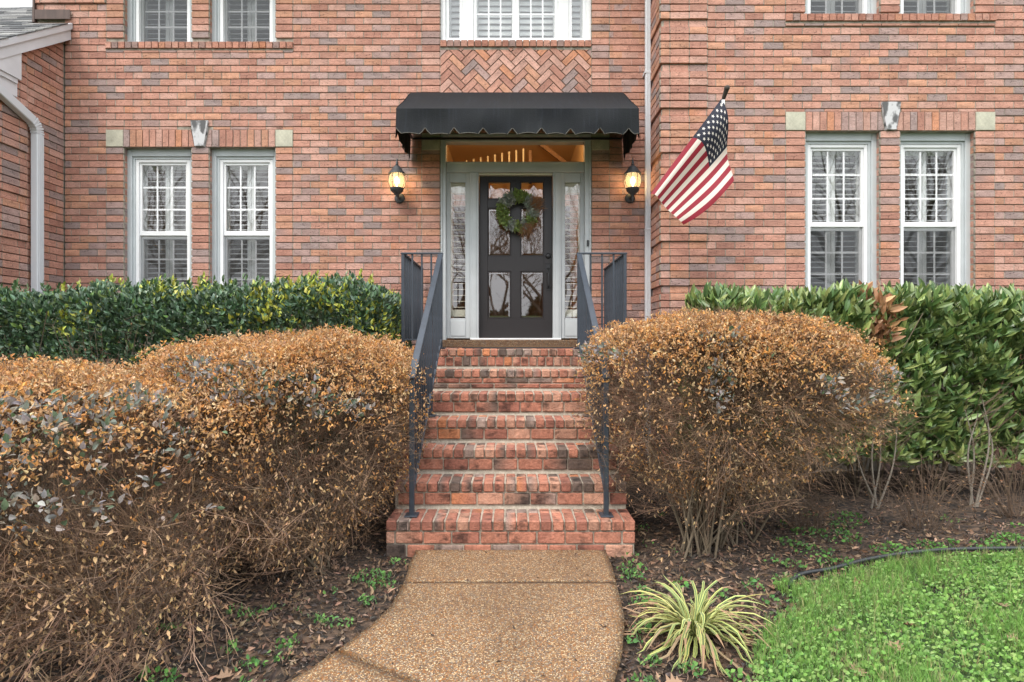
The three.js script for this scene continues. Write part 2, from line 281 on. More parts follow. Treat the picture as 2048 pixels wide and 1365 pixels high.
function lintel(f, x0, x1, win, parent) { // soldier bricks between square stones, keystone in the middle
  const p = part('lintel', [prism([[x0, LB + 0.002], [x1, LB + 0.002], [x1, LT + 0.036], [x0, LT + 0.036]], -0.06, -0.006, f)], M.mortar, parent);
  for (const [a, b] of [[x0, win[0][0] - 0.001], [win[1][1] + 0.001, x1]]) part('stone_block', prism([[a, LB + 0.004], [b, LB + 0.004], [b, LT], [a, LT]], -0.05, 0.012, f, null, a * 3, 0, 0.004), M.stone, p);
  const cx = (win[0][1] + win[1][0]) / 2;
  part('keystone', prism([[cx - 0.055, LB + 0.004], [cx + 0.055, LB + 0.004], [cx + 0.105, LT + 0.105], [cx - 0.105, LT + 0.105]], -0.05, 0.03, f, null, cx, 0, 0.004), M.keystone, p);
  const rb = mulberry(Math.round(x0 * 100) + 900); let n = 0;
  for (const [a, b, side] of [[win[0][0], cx - 0.06, -1], [cx + 0.06, win[1][1], 1]]) {
    const N = Math.round((b - a) / 0.0822), w = (b - a) / N;
    for (let i = 0; i < N; i++) { let u0 = a + i * w + 0.004, u1 = a + (i + 1) * w - 0.006; const near = side < 0 ? i === N - 1 : i === 0;
      const cut = near ? 0.045 : 0, c = tone(rb), k = 0.9 + 0.2 * rb(), uo = rb() * 9, vo = rb() * 9;
      const top = side < 0 ? [[u1 - cut, LT], [u0, LT]] : [[u1, LT], [u0 + cut, LT]];
      part(n ? `brick_${String(n).padStart(3, '0')}` : 'brick', prism([[u0, LB + 0.003], [u1, LB + 0.003], ...top], -0.05, 0.004 + rb() * 0.005, f, () => c.map(x => x * k), uo, vo, 0.003), M.brick, p); n++; }
  }
  const list = []; for (let u = x0; u < x1 - 0.05; u += PITCH) list.push({ u: Math.min(u + PITCH / 2, x1 - 0.1), y: LT + 0.0205, L: BL, H: 0.031, n: 0 });
  part('split_bricks', list.filter(b => Math.abs(b.u - cx) > 0.19).map(b => bvar[Math.floor(R() * 64)].clone().applyMatrix4(new THREE.Matrix4().makeTranslation(...f(b.u, b.y, 0).toArray()).multiply(f.rot).multiply(new THREE.Matrix4().makeScale(1, 0.42, 0.5)))), M.brick, p).userData.kind = 'stuff';
}
function sillCourse(f, x0, x1, yTop, parent, h = 0.078) { // rowlock bricks projecting under a window
  const p = part('window_sill', prism([[x0 + 0.003, yTop - h - 0.03], [x1 - 0.003, yTop - h - 0.03], [x1 - 0.003, yTop - 0.006], [x0 + 0.003, yTop - 0.006]], -0.09, 0.004, f), M.mortar, parent);
  const N = Math.round((x1 - x0) / 0.0815), w = (x1 - x0) / N, rb = mulberry(Math.round(x1 * 50) + 4000);
  for (let i = 0; i < N; i++) { const c = tone(rb), k = 0.85 + 0.2 * rb(), a = x0 + i * w + 0.004, b = x0 + (i + 1) * w - 0.005; part(i ? `brick_${String(i).padStart(3, '0')}` : 'brick', prism([[a, yTop - h], [b, yTop - h], [b, yTop], [a, yTop]], -0.05, 0.022 + rb() * 0.006, f, () => [c[0] * k * 0.94, c[1] * k * 0.85, c[2] * k * 0.8], rb() * 9, rb() * 9, 0.004), M.brick, p); }
  return p;
}

// main wall
{
  const list = [];
  courses(list, -5.395, 1.667, -0.05, TOP, freeM, 0, 0.03);
  courses(list, -5.75, -5.395, 5.30, TOP, [], 0, 0.03);
  courses(list, -5.75, -4.90, 5.4836, TOP, [], 0.022, 0.1);     // quoin of the main block above the lower roof
  for (const [a, b] of [[-4.892, -4.685], [-3.864, -3.655], [-2.851, -2.643]]) { strip(list, a, b, -0.05, LB); strip(list, a, b, 5.073, TOP); }
  strip(list, -1.088, DX0, -0.05, TOP); strip(list, DX1, 1.173, -0.05, TOP);
  courses(list, 1.173, 1.667, -0.05, TOP, [], 0, 0.05);
  const l2 = list.filter(b => !(b.u > -5.75 && b.u < -4.90 && b.y > 5.48 && b.n < 0.01));
  const body = mortarBody(FM, -5.75, 1.667, -0.3, TOP, [...holesM, [-5.76, -5.401, -0.4, 5.25]], -0.014, -0.32);
  const wall = part('main_wall', [...body, ...headJoints(l2, FM)], M.mortar, house);
  setBricks(l2, FM, wall, 300, (b, p) => b.L < 0.15 || p.y < 2.15 || p.y > 5.4 || p.x < -4.9 ? -9 : (p.x > -1.2 && p.x < 1.3 && p.y > 3.5 && p.y < 4.45) ? -9 : -Math.hypot(p.x, p.y - 2.6));
}
{ // right wing: front and return, with quoins of five proud courses between single recessed ones
  const list = [], q = (k) => ((k % 6) + 6) % 6 !== 5;
  courses(list, 1.667 + 0.50, 7.4, -0.05, TOP, freeW, 0, 0.02);
  for (const [a, b] of [[3.044, 3.261], [4.097, 4.314], [5.152, 5.367]]) { strip(list, a, b, -0.05, LB); strip(list, a, b, 5.073, TOP); }
  for (let k = -31; k < 47; k++) courses(list, q(k) ? 1.645 : 1.667, 2.167, yk(k), yk(k + 1), [], q(k) ? 0.022 : 0, k % 2 ? 1.645 : 1.752);
  const body = mortarBody(FW, 1.678, 7.4, -0.3, TOP, holesW, -0.014, -0.32);
  const wall = part('wing_wall', [...body, ...headJoints(list, FW)], M.mortar, house);
  setBricks(list, FW, wall, 300, (b, p) => b.L < 0.15 || p.y < 2.0 || p.y > 5.3 || p.x > 5.6 ? -9 : -Math.hypot(p.x - 1.6, (p.y - 2.6)));
  const lr = [];
  for (let k = -31; k < 47; k++) courses(lr, 0.0, q(k) ? 0.555 : 0.535, yk(k), yk(k + 1), [], q(k) ? 0.021 : 0, k % 2 ? 0.03 : 0.13);
  const ret = part('wing_return_wall', [prism([[0, -0.3], [0.53, -0.3], [0.53, TOP], [0, TOP]], -0.3, -0.017, FR), ...headJoints(lr, FR)], M.mortar, house);
  setBricks(lr.map(b => ({ ...b, D: 0.9 })), FR, ret, 0);
}
{ // left wing side wall
  const list = [], q = (k) => ((k % 6) + 6) % 6 !== 5, roof = [];
  for (let k = -31; k < 34; k++) { const lim = Math.min(1.04, (5.05 - yk(k)) / 0.734); if (lim <= 0.05) continue;
    courses(list, -Math.min(0.545, lim), -0.006, yk(k), yk(k + 1), [], 0, 0.1);
    if (lim > 0.6) courses(list, -(q(k) ? lim + 0.02 : lim), -0.545, yk(k), yk(k + 1), [], q(k) ? 0.022 : 0, k % 2 ? -0.545 : -0.65); }
  const body = prism([[5, -0.3], [-1.03, -0.3], [-1.03, 4.28], [0, 5.07], [5, 5.07]], -0.32, -0.017, FL);
  const wall = part('left_wing_wall', [body, ...headJoints(list, FL)], M.mortar, house);
  setBricks(list, FL, wall, 120, (b, p) => b.L < 0.12 || p.y < 1.9 ? -9 : -p.z - Math.abs(p.y - 3) * 0.3);
  const lf = [], FF = frame(0, 1.04, 1, 0, 0, 1);
  courses(lf, -8.6, -5.90, -0.05, 4.2, [], 0, 0.02); for (let k = -31; k < 20; k++) courses(lf, -5.90, q(k) ? -5.378 : -5.40, yk(k), yk(k + 1), [], q(k) ? 0.022 : 0, k % 2 ? -5.378 : -5.485);
  const fw = part('left_wing_front', [box(-8.6, -5.411, -0.3, 4.2, 0.72, 1.023), ...headJoints(lf, FF)], M.mortar, house); setBricks(lf, FF, fw, 0);
}
lintel(FM, -4.892, -2.643, WL, house);
lintel(FW, 3.044, 5.367, WR, house);
sillCourse(FM, -4.90, -2.635, SU, house); sillCourse(FW, 3.036, 5.375, 5.05, house);
sillCourse(FM, DX0 + 0.002, DX1 - 0.002, 5.04, house);
for (const [f, x0, x1, y] of [[FM, -4.892, -2.643, 4.928], [FW, 3.044, 5.367, 4.955]]) { // thin course under the sills
  const gs = []; for (let u = x0; u < x1 - 0.04; u += PITCH) { const L = Math.min(BL, x1 - u); gs.push(bvar[Math.floor(R() * 64)].clone().applyMatrix4(new THREE.Matrix4().makeTranslation(...f(u + L / 2, y - 0.017, 0.006).toArray()).multiply(f.rot).multiply(new THREE.Matrix4().makeScale(L / BL, 0.36, 0.5)))); }
  part('split_bricks', gs, M.brick, house).userData.kind = 'stuff';
}
// stone blocks at the head of the door bay
for (const [a, b] of [[-1.086, DX0 - 0.002], [DX1 + 0.002, 1.171]]) part('stone_block', prism([[a, 3.72], [b, 3.72], [b, 3.925], [a, 3.925]], -0.05, 0.014, FM, null, a, 0, 0.004), M.stone, house);
{ // herringbone panel over the door
  const y0 = 3.935, y1 = 4.958, x0 = DX0 + 0.004, x1 = DX1 - 0.004, L = 0.214, w = 0.0815, s = Math.SQRT1_2, rb = mulberry(31);
  const panel = part('herringbone_panel', prism([[x0, 3.93], [x1, 3.93], [x1, 4.955], [x0, 4.955]], -0.1, -0.016, FM), M.mortar, house);
  const clip = (P, ax, v, sg) => { const o = []; P.forEach((p, i) => { const q = P[(i + 1) % P.length], a = (p[ax] - v) * sg, b = (q[ax] - v) * sg; if (a >= 0) o.push(p); if (a * b < 0) { const t = a / (a - b); o.push([lerp(p[0], q[0], t), lerp(p[1], q[1], t)]); } }); return o; };
  let n = 0;
  for (let i = -30; i < 40; i++) for (let j = -8; j < 8; j++) for (const vert of [0, 1]) {
    const ox = i * w + j * L, oy = i * w - j * L, j2 = 0.0048;
    const P0 = vert ? [[ox + L + j2, oy + w - L + j2], [ox + L + w - j2, oy + w - L + j2], [ox + L + w - j2, oy + w - j2], [ox + L + j2, oy + w - j2]] : [[ox + j2, oy + j2], [ox + L - j2, oy + j2], [ox + L - j2, oy + w - j2], [ox + j2, oy + w - j2]];
    let P = P0.map(([x, y]) => [0.046 + (x - y) * s, 4.50 + (x + y) * s]);
    for (const [ax, v, sg] of [[0, x0, 1], [0, x1, -1], [1, y0, 1], [1, y1, -1]]) P = P.length ? clip(P, ax, v, sg) : P;
    if (P.length < 3) continue; let A = 0; P.forEach((p, q) => { const r = P[(q + 1) % P.length]; A += p[0] * r[1] - p[1] * r[0]; }); if (Math.abs(A) / 2 < 0.0012) continue;
    const c = tone(rb), k = 0.9 + 0.22 * rb(), g = prism(P.map(([x, y]) => [x, y]), -0.05, 0.001 + rb() * 0.004, FM, () => c.map(v => v * k), 0, 0, 0.003);
    const u = g.attributes.uv, o1 = rb() * 9, o2 = rb() * 9; for (let q = 0; q < u.count; q++) { const a = u.getX(q), b = u.getY(q); u.setXY(q, vert ? (b - a) * s + o1 : (a + b) * s + o1, vert ? (a + b) * s + o2 : (b - a) * s + o2); }
    part(n ? `brick_${String(n).padStart(3, '0')}` : 'brick', g, M.brick, panel); n++;
  }
}

// ───────────────────────── windows ─────────────────────────
function doubleHung(x0, x1, y0, y1, zf, { side = 0, cut = 0, tilt = 0.15, shutterZ = -0.24 } = {}) {
  const w = partGroup('window', house), zc = zf - 0.075;
  const F = (n, g, m = M.trim) => part(n, g, m, w);
  const c = 0.05; // outer grey casing, then a step back to the white vinyl frame
  F('casing', [box(x0 - 0.02, x0 + c, y0, y1, zc - 0.10, zc, 0.004), box(x1 - c, x1 + 0.02, y0, y1, zc - 0.10, zc, 0.004), box(x0 + c, x1 - c, y1 - 0.085, y1 + 0.02, zc - 0.10, zc - 0.001, 0.004)]);
  F('casing_stop', [box(x0 + c, x0 + c + 0.028, y0, y1 - 0.085, zc - 0.12, zc - 0.022, 0.002), box(x1 - c - 0.028, x1 - c, y0, y1 - 0.085, zc - 0.12, zc - 0.022, 0.002), box(x0 + c + 0.028, x1 - c - 0.028, y1 - 0.113, y1 - 0.085, zc - 0.12, zc - 0.022, 0.002)]);
  const a = x0 + c + 0.028, b = x1 - c - 0.028, t = y1 - 0.113, z1 = zc - 0.032, mid = y0 + (t - y0) * 0.487, f = 0.038;
  F('frame', [box(a, a + f, y0, t, z1 - 0.09, z1, 0.003), box(b - f, b, y0, t, z1 - 0.09, z1, 0.003), box(a + f, b - f, t - f, t, z1 - 0.09, z1, 0.003), box(a + f, b - f, y0, y0 + f, z1 - 0.09, z1, 0.003)], M.white);
  const sash = (n, ya, yb, z, rail0, rail1) => {
    const s = 0.026, A = a + f, B = b - f;
    F(n, [box(A, A + s, ya, yb, z - 0.03, z, 0.003), box(B - s, B, ya, yb, z - 0.03, z, 0.003), box(A + s, B - s, ya, ya + rail0, z - 0.03, z, 0.003), box(A + s, B - s, yb - rail1, yb, z - 0.03, z, 0.003)], M.white);
    const gx0 = A + s, gx1 = B - s, gy0 = ya + rail0, gy1 = yb - rail1, pg = new THREE.PlaneGeometry(gx1 - gx0, gy1 - gy0); pg.translate((gx0 + gx1) / 2, (gy0 + gy1) / 2, z - 0.012);
    F('pane', pg, M.glass);
    for (const k of [1, 2]) { const x = lerp(gx0, gx1, k / 3), y = lerp(gy0, gy1, k / 3);
      F('muntin', box(x - 0.009, x + 0.009, gy0, gy1, z - 0.024, z - 0.017), M.white); F('muntin', box(gx0, gx1, y - 0.009, y + 0.009, z - 0.026, z - 0.0175), M.white); }
    return [gx0, gx1, gy0, gy1];
  };
  const up = sash('upper_sash', mid - 0.01, t - f, z1 - 0.018, 0.055, 0.03);
  const lo = sash('lower_sash', y0 + f, mid - 0.01, z1 - 0.05, 0.05, 0.04);
  const sg = new THREE.PlaneGeometry(lo[1] - lo[0] + 0.03, lo[3] - lo[2] + 0.03); sg.translate((lo[0] + lo[1]) / 2, (lo[2] + lo[3]) / 2, z1 - 0.022); F('insect_screen', sg, M.screen);
  F('sill', box(x0, x1, y0 - 0.04, y0, zc - 0.12, zc + 0.01, 0.004), M.white);
  shutters(a, b, y0, t, zf + shutterZ, tilt);
}
function shutters(a, b, y0, y1, z, tilt, panels = 2, pitch = 0.060, lw = 0.062, mat = M.shutter) {
  const m = (b - a) / panels;
  for (let p = 0; p < panels; p++) {
    const x0 = a + p * m + 0.002, x1 = a + (p + 1) * m - 0.002, s = 0.048;
    const sh = part('shutter', [box(x0, x0 + s, y0, y1, z - 0.028, z, 0.003), box(x1 - s, x1, y0, y1, z - 0.028, z, 0.003), box(x0 + s, x1 - s, y0, y0 + 0.09, z - 0.028, z, 0.003), box(x0 + s, x1 - s, y1 - 0.09, y1, z - 0.028, z, 0.003)], mat, house);
    const g = box(x0 + s + 0.002, x1 - s - 0.002, -0.0035, 0.0035, -lw / 2, lw / 2, 0.003); g.rotateX(tilt);
    let i = 0; for (let y = y0 + 0.12; y < y1 - 0.1; y += pitch, i++) { const l = part(i ? `louver_${String(i).padStart(3, '0')}` : 'louver', g, mat, sh); l.position.set(0, y, z - 0.014); }
  }
}
// louver geometry is built round x in place, so it only needs its height and depth from position
for (const [i, w] of WL.entries()) { doubleHung(w[0], w[1], WB, LB, 0, { tilt: 0.24 + 0.04 * i }); doubleHung(w[0], w[1], SU, 6.6, 0, { tilt: 0.55 }); }
for (const [i, w] of WR.entries()) { doubleHung(w[0], w[1], WB, LB, 0.54, { tilt: 0.02 + 0.12 * i }); doubleHung(w[0], w[1], 5.05, 6.6, 0.54, { tilt: 0.6 }); }
{ // wide window over the door: narrow lights either side of a mulled pair
  const w = partGroup('window', house), y0 = 5.04, y1 = 6.6, z = -0.045, F = (n, g, m = M.white) => part(n, g, m, w);
  F('frame', [box(DX0, DX0 + 0.06, y0, y1, z - 0.14, z, 0.004), box(DX1 - 0.06, DX1, y0, y1, z - 0.14, z, 0.004), box(DX0 + 0.06, DX1 - 0.06, y0, y0 + 0.03, z - 0.14, z + 0.004, 0.004)]);
  for (const a of [-0.60, 0.56]) F('mullion', box(a, a + 0.13, y0 + 0.03, y1, z - 0.13, z - 0.012, 0.004));
  for (const [a, b, cols] of [[DX0 + 0.06, -0.60, 0], [-0.47, 0.045, 2], [0.045, 0.56, 2], [0.69, DX1 - 0.06, 0]]) {
    const s = 0.04, zz = z - 0.03, g0 = y0 + 0.03 + 0.045;
    F('sash', [box(a, a + s, y0 + 0.03, y1, zz - 0.04, zz, 0.003), box(b - s, b, y0 + 0.03, y1, zz - 0.04, zz, 0.003), box(a + s, b - s, y0 + 0.03, g0, zz - 0.04, zz, 0.003)]);
    const pg = new THREE.PlaneGeometry(b - a - 2 * s, y1 - g0); pg.translate((a + b) / 2, (g0 + y1) / 2, zz - 0.015); F('pane', pg, M.glass);
    for (let k = 1; k <= cols; k++) { const x = lerp(a + s, b - s, k / (cols + 1)); F('muntin', box(x - 0.009, x + 0.009, g0, y1, zz - 0.032, zz - 0.02)); }
    if (cols) for (let y = g0 + 0.30; y < y1; y += 0.30) F('muntin', box(a + s, b - s, y - 0.009, y + 0.009, zz - 0.034, zz - 0.0205));
    shutters(a, b, y0 + 0.03, y1, -0.24, 1.15, 1, 0.075, 0.08);
  }
}

// ───────────────────────── front door ─────────────────────────
{
  const e = partGroup('door_surround', house), F = (n, g, m = M.trim) => part(n, g, m, e);
  const yT = 1.452, zf = -0.03;
  F('casing', [box(DX0, DX0 + 0.066, 1.43, 3.93, -0.16, zf, 0.005), box(DX1 - 0.08, DX1, 1.43, 3.93, -0.16, zf, 0.005), box(DX0 + 0.066, DX1 - 0.08, 3.835, 3.93, -0.16, zf - 0.001, 0.005)]);
  F('casing_moulding', [box(DX0 + 0.003, DX0 + 0.026, 1.43, 3.925, zf, zf + 0.018, 0.006), box(DX1 - 0.026, DX1 - 0.003, 1.43, 3.925, zf, zf + 0.018, 0.006), box(DX0 + 0.026, DX1 - 0.026, 3.895, 3.925, zf, zf + 0.018, 0.006)]);
  F('transom_bar', [box(-0.802, 0.881, 3.478, 3.60, -0.17, -0.07, 0.006), box(-0.802, 0.881, 3.585, 3.60, -0.07, -0.055, 0.005)]);
  for (const [a, b] of [[-0.512, -0.407], [0.50, 0.60]]) { F('post', box(a, b, yT, 3.478, -0.20, -0.075, 0.006)); F('post_moulding', [box(a + 0.028, b - 0.028, yT, 3.47, -0.075, -0.065, 0.004)]); }
  F('head_stop', box(-0.407, 0.50, 3.457, 3.478, -0.20, -0.12, 0.003), M.cream);
  const tg = new THREE.PlaneGeometry(1.66, 0.235); tg.translate(0.04, 3.717, -0.135); F('transom_pane', tg, M.clearGlass);
  for (const [a, b] of [[-0.802, -0.512], [0.60, 0.881]]) { // sidelights
    const s = partGroup('sidelight', house), S = (n, g, m = M.trim) => part(n, g, m, s), g0 = a + 0.04 + (a < 0 ? 0 : 0), g1 = b - 0.05 + (a < 0 ? 0 : 0.012), z = -0.10;
    S('stile', [box(a, g0, yT, 3.478, z - 0.05, z, 0.003), box(g1, b, yT, 3.478, z - 0.05, z, 0.003)]);
    S('panel', [box(g0, g1, yT, 1.70, z - 0.05, z - 0.012, 0.003), box(g0, g1, 3.365, 3.478, z - 0.05, z - 0.012, 0.003)]);
    S('panel_moulding', [box(g0 + 0.012, g1 - 0.012, yT + 0.03, 1.668, z - 0.012, z - 0.004, 0.004)]);
    S('bead', [box(g0, g0 + 0.01, 1.70, 3.365, z - 0.035, z - 0.004, 0.003), box(g1 - 0.01, g1, 1.70, 3.365, z - 0.035, z - 0.004, 0.003)]);
    const pg = new THREE.PlaneGeometry(g1 - g0, 1.665); pg.translate((g0 + g1) / 2, 2.5325, z - 0.03); S('pane', pg, M.doorGlass);
    S('blind_valance', box(g0 - 0.01, g1 + 0.01, 3.245, 3.40, -0.19, -0.155, 0.003), M.cream);
    shutters(g0 - 0.03, g1 + 0.03, 1.72, 3.40, -0.21, 0.1, 1, 0.074, 0.06, M.cream);
  }
  F('threshold', box(-0.512, 0.60, 1.434, 1.456, -0.22, -0.06, 0.004), M.white);
  // the door leaf
  const d = partGroup('front_door', house), D = (n, g, m = M.door) => part(n, g, m, d), z0 = -0.215, z1 = -0.17;
  const X = [-0.403, -0.302, -0.012, 0.102, 0.395, 0.496], Yr = [1.464, 1.70, 2.283, 2.470, 3.065, 3.172, 3.392, 3.456];
  D('stile', box(X[0], X[1], Yr[0], Yr[7], z0, z1, 0.002)); D('stile', box(X[4], X[5], Yr[0], Yr[7], z0, z1, 0.002)); D('mullion', box(X[2], X[3], Yr[1], Yr[6], z0, z1 - 0.001, 0.002));
  for (const [a, b] of [[0, 1], [2, 3], [4, 5], [6, 7]]) D('rail', box(X[1], X[4], Yr[a], Yr[b], z0, z1 - 0.0005, 0.002));
  D('kick_plate', box(X[0] + 0.004, X[5] - 0.004, Yr[0] + 0.006, 1.672, z1, z1 + 0.004, 0.002));
  for (const [a, b] of [[1, 2], [3, 4], [5, 6]]) for (const [p, q] of [[1, 2], [3, 4]]) {
    const x0 = X[p], x1 = X[q], y0 = Yr[a], y1 = Yr[b], w = 0.014;
    D('bead', [box(x0, x0 + w, y0, y1, z1 - 0.018, z1 - 0.003, 0.004), box(x1 - w, x1, y0, y1, z1 - 0.018, z1 - 0.003, 0.004), box(x0 + w, x1 - w, y0, y0 + w, z1 - 0.018, z1 - 0.003, 0.004), box(x0 + w, x1 - w, y1 - w, y1, z1 - 0.018, z1 - 0.003, 0.004)]);
    // pane with a bevelled border
    const B = 0.018, zz = z1 - 0.02, pos = [], uv = [], o = [[x0, y0], [x1, y0], [x1, y1], [x0, y1]].map(c => [...c, zz]), n = [[x0 + w + B, y0 + w + B], [x1 - w - B, y0 + w + B], [x1 - w - B, y1 - w - B], [x0 + w + B, y1 - w - B]].map(c => [...c, zz + 0.0035]);
    const T = (...v) => v.forEach(c => { pos.push(...c); uv.push(c[0], c[1]); });
    T(n[0], n[1], n[2]); T(n[0], n[2], n[3]); for (let i = 0; i < 4; i++) { const j = (i + 1) % 4; T(o[i], o[j], n[j]); T(o[i], n[j], n[i]); }
    D('pane', fromTris(pos, uv), M.doorGlass);
  }
  D('deadbolt', lathe([[0, 0.028], [0.018, 0.028], [0.026, 0.02], [0.034, 0.006], [0.036, 0]]).rotateX(Math.PI / 2).translate(0.447, 2.47, z1), M.black);
  const hs = D('handle', [box(0.418, 0.476, 2.255, 2.375, z1, z1 + 0.012, 0.005), box(0.426, 0.468, 2.045, 2.105, z1, z1 + 0.012, 0.005)], M.black);
  part('grip', tubeAlong([V(0.447, 2.27, z1 + 0.01), V(0.447, 2.25, z1 + 0.055), V(0.447, 2.17, z1 + 0.065), V(0.447, 2.10, z1 + 0.055), V(0.447, 2.075, z1 + 0.01)], 0.011, 0.011, 8, 16), M.black, d);
  part('thumb_latch', box(0.435, 0.459, 2.31, 2.325, z1 + 0.01, z1 + 0.05, 0.004), M.black, d);
  part('doorbell', box(0.906, 0.928, 2.565, 2.64, -0.028, -0.008, 0.004), M.black, house);
}

// ───────────────────────── rooms behind the glass ─────────────────────────
{
  const z0 = -5, rm = partGroup('interior', house), P = (n, g, m) => part(n, g, m, rm);
  P('floor', [box(-5.7, 7.3, 1.18, 1.42, z0, -0.33)], M.roomFloor); P('floor', [box(-5.7, -1.31, 4.34, 4.6, z0, -0.33), box(1.31, 7.3, 4.34, 4.6, z0, -0.33)], M.cream);
  P('foyer_wall', box(-1.19, 1.19, 4.2, 7, z0, z0 + 0.1), M.foyerWall); P('wood_panelling', box(-1.19, 1.19, 1.42, 4.2, z0, z0 + 0.11), std({ color: lin(0.075, 0.05, 0.035), roughness: 0.6 })); P('foyer_side_wall', box(-1.31, -1.2, 1.42, 7, z0, -0.33), M.foyerWall); P('foyer_side_wall', box(1.2, 1.31, 1.42, 7, z0, -0.33), M.foyerWall);
  P('foyer_ceiling', box(-1.2, 1.2, 5.1, 5.2, z0, -0.33), M.foyerWall);
  P('back_wall', [box(-5.7, -1.31, 1.42, 7, z0, z0 + 0.1), box(1.31, 7.3, 1.42, 7, z0, z0 + 0.1)], M.roomWall);
  P('end_wall', box(-5.75, -5.65, 1.1, 7, z0, -0.33), M.roomWall); P('end_wall', box(7.2, 7.4, 1.1, 7, z0, 0.2), M.roomWall);
  P('wing_floor', box(1.7, 7.3, 1.18, 1.42, -0.33, 0.2), M.roomFloor);
  part('upper_ceiling', box(-5.75, 7.4, TOP, TOP + 0.2, z0, 0.5), M.cream, house);
  // staircase seen through the transom: stringer, handrail and balusters
  const st = partGroup('staircase', house), w = 0.02;
  part('stringer', bar(V(-1.1, 4.28, -3.2), V(0.35, 4.28, -3.2), 0.05, 0.16), M.cream, st); part('handrail', bar(V(0.30, 5.05, -3.2), V(0.95, 4.55, -3.2), 0.06, 0.07), M.roomFloor, st);
  for (let i = 0; i < 9; i++) { const x = -0.80 + i * 0.125; part('baluster', box(x - 0.014, x + 0.014, 4.36, 4.60 + i * 0.026, -3.214, -3.186), M.cream, st); }
  part('newel_post', box(0.29, 0.35, 4.2, 4.78, -3.24, -3.16, 0.01), M.roomFloor, st);
}
function ceilingLamp(name, label, x, y, z, I, r = 0.1) {
  const t = thing(name, label, 'lamp', null, [x, y, z]);
  part('shade', lathe([[0, -r], [r * 0.7, -r * 0.8], [r, -r * 0.2], [r * 0.8, r * 0.5], [0.02, r * 0.7]]), std({ color: 0xffffff, emissive: lin(1, 0.62, 0.28), emissiveIntensity: 1.0 }), t);
  part('rod', new THREE.CylinderGeometry(0.008, 0.008, 0.35, 8).translate(0, r * 0.7 + 0.17, 0), M.black, t);
  const l = new THREE.PointLight(lin(1, 0.60, 0.26), I, 0, 2); l.castShadow = true; l.position.set(0, 0, 0); t.add(l);
}
ceilingLamp('foyer_lamp', 'warm glowing ceiling lamp in the foyer behind the transom window', 0.25, 4.66, -1.9, 2.6);
ceilingLamp('room_lamp', 'small warm globe lamp inside the room behind the second window from the entry wing', -3.05, 3.05, -1.5, 0.35, 0.07);

// ───────────────────────── lower roof of the left wing ─────────────────────────
{
  const r = partGroup('wing_roof', house), yr = z => 5.27 - 0.734 * z, T = (n, g, m = M.eave) => part(n, g, m, r);
  const slope = (x0, x1, za, zb, lo, hi) => { const pos = [], A = V(x0, yr(za) + lo, za), f = (u, y, n) => V(n, y, u); return prism([[za, yr(za) + lo], [zb, yr(zb) + lo], [zb, yr(zb) + hi], [za, yr(za) + hi]], x0, x1, f); };
  T('deck', [slope(-9, -5.34, 0.002, 1.5, -0.06, -0.012), slope(-9, -5.755, -1.17, -0.002, -0.06, -0.012)], M.roomFloor);
  T('back_slope', prism([[-1.17, 6.12], [-4.9, 3.4], [-4.9, 3.3], [-1.17, 6.04]], -9, -5.76, (u, y, n) => V(n, y, u)), M.copper);
  T('rake_board', slope(-5.345, -5.315, 0.004, 1.5, -0.215, -0.085)); T('rake_board', slope(-5.345, -5.295, 0.004, 1.5, -0.088, -0.014));
  T('soffit', slope(-5.40, -5.345, 0.004, 1.5, -0.2, -0.17)); T('eave_return', prism([[0.69, 4.25], [1.5, 4.25], [1.5, 4.0], [1.2, 4.0], [1.12, 4.3], [0.69, 4.56]].map(p => p).filter((p, i) => ![2, 3].includes(i)), -5.39, -5.325, (u, y, n) => V(n, y, u)));
  T('frieze', box(-5.395, -5.36, 4.06, 4.25, 0.70, 1.06, 0.004)); T('eave_soffit', box(-9, -5.34, 4.2, 4.25, 0.72, 1.5));
  T('flashing', [box(-5.73, -5.305, 5.285, 5.40, 0.026, 0.034, 0.002), box(-5.765, -5.735, 5.25, 5.56, -0.4, 0.03, 0.003)], M.copper);
  const gs = [], rs = mulberry(91), pal = [[0.10, 0.105, 0.11], [0.16, 0.16, 0.165], [0.22, 0.22, 0.22], [0.075, 0.08, 0.085], [0.28, 0.28, 0.27]];
  for (let z = -1.17; z < 1.5; z += 0.115) { const xe = z < 0 ? -5.756 : -5.285; for (let x = -8 + rs() * 0.2; x < xe;) { const wdt = Math.min(0.12 + rs() * 0.2, xe - x); if (wdt < 0.02) break; const c = pal[Math.floor(rs() * pal.length)], k = 0.8 + rs() * 0.4, th = 0.006 + rs() * 0.008;
    const z1 = Math.min(z + 0.118, 1.52); gs.push(prism([[z - 0.01, yr(z - 0.01) - 0.012], [z1, yr(z1) - 0.008], [z1, yr(z1) + th], [z - 0.01, yr(z - 0.01) - 0.002]], x + 0.002, x + wdt - 0.002, (u, y, n) => V(n, y, u), () => c.map(v => v * k), x * 3, 0)); x += wdt; } }
  part('shingles', gs, M.shingle, r).userData.kind = 'stuff';
}

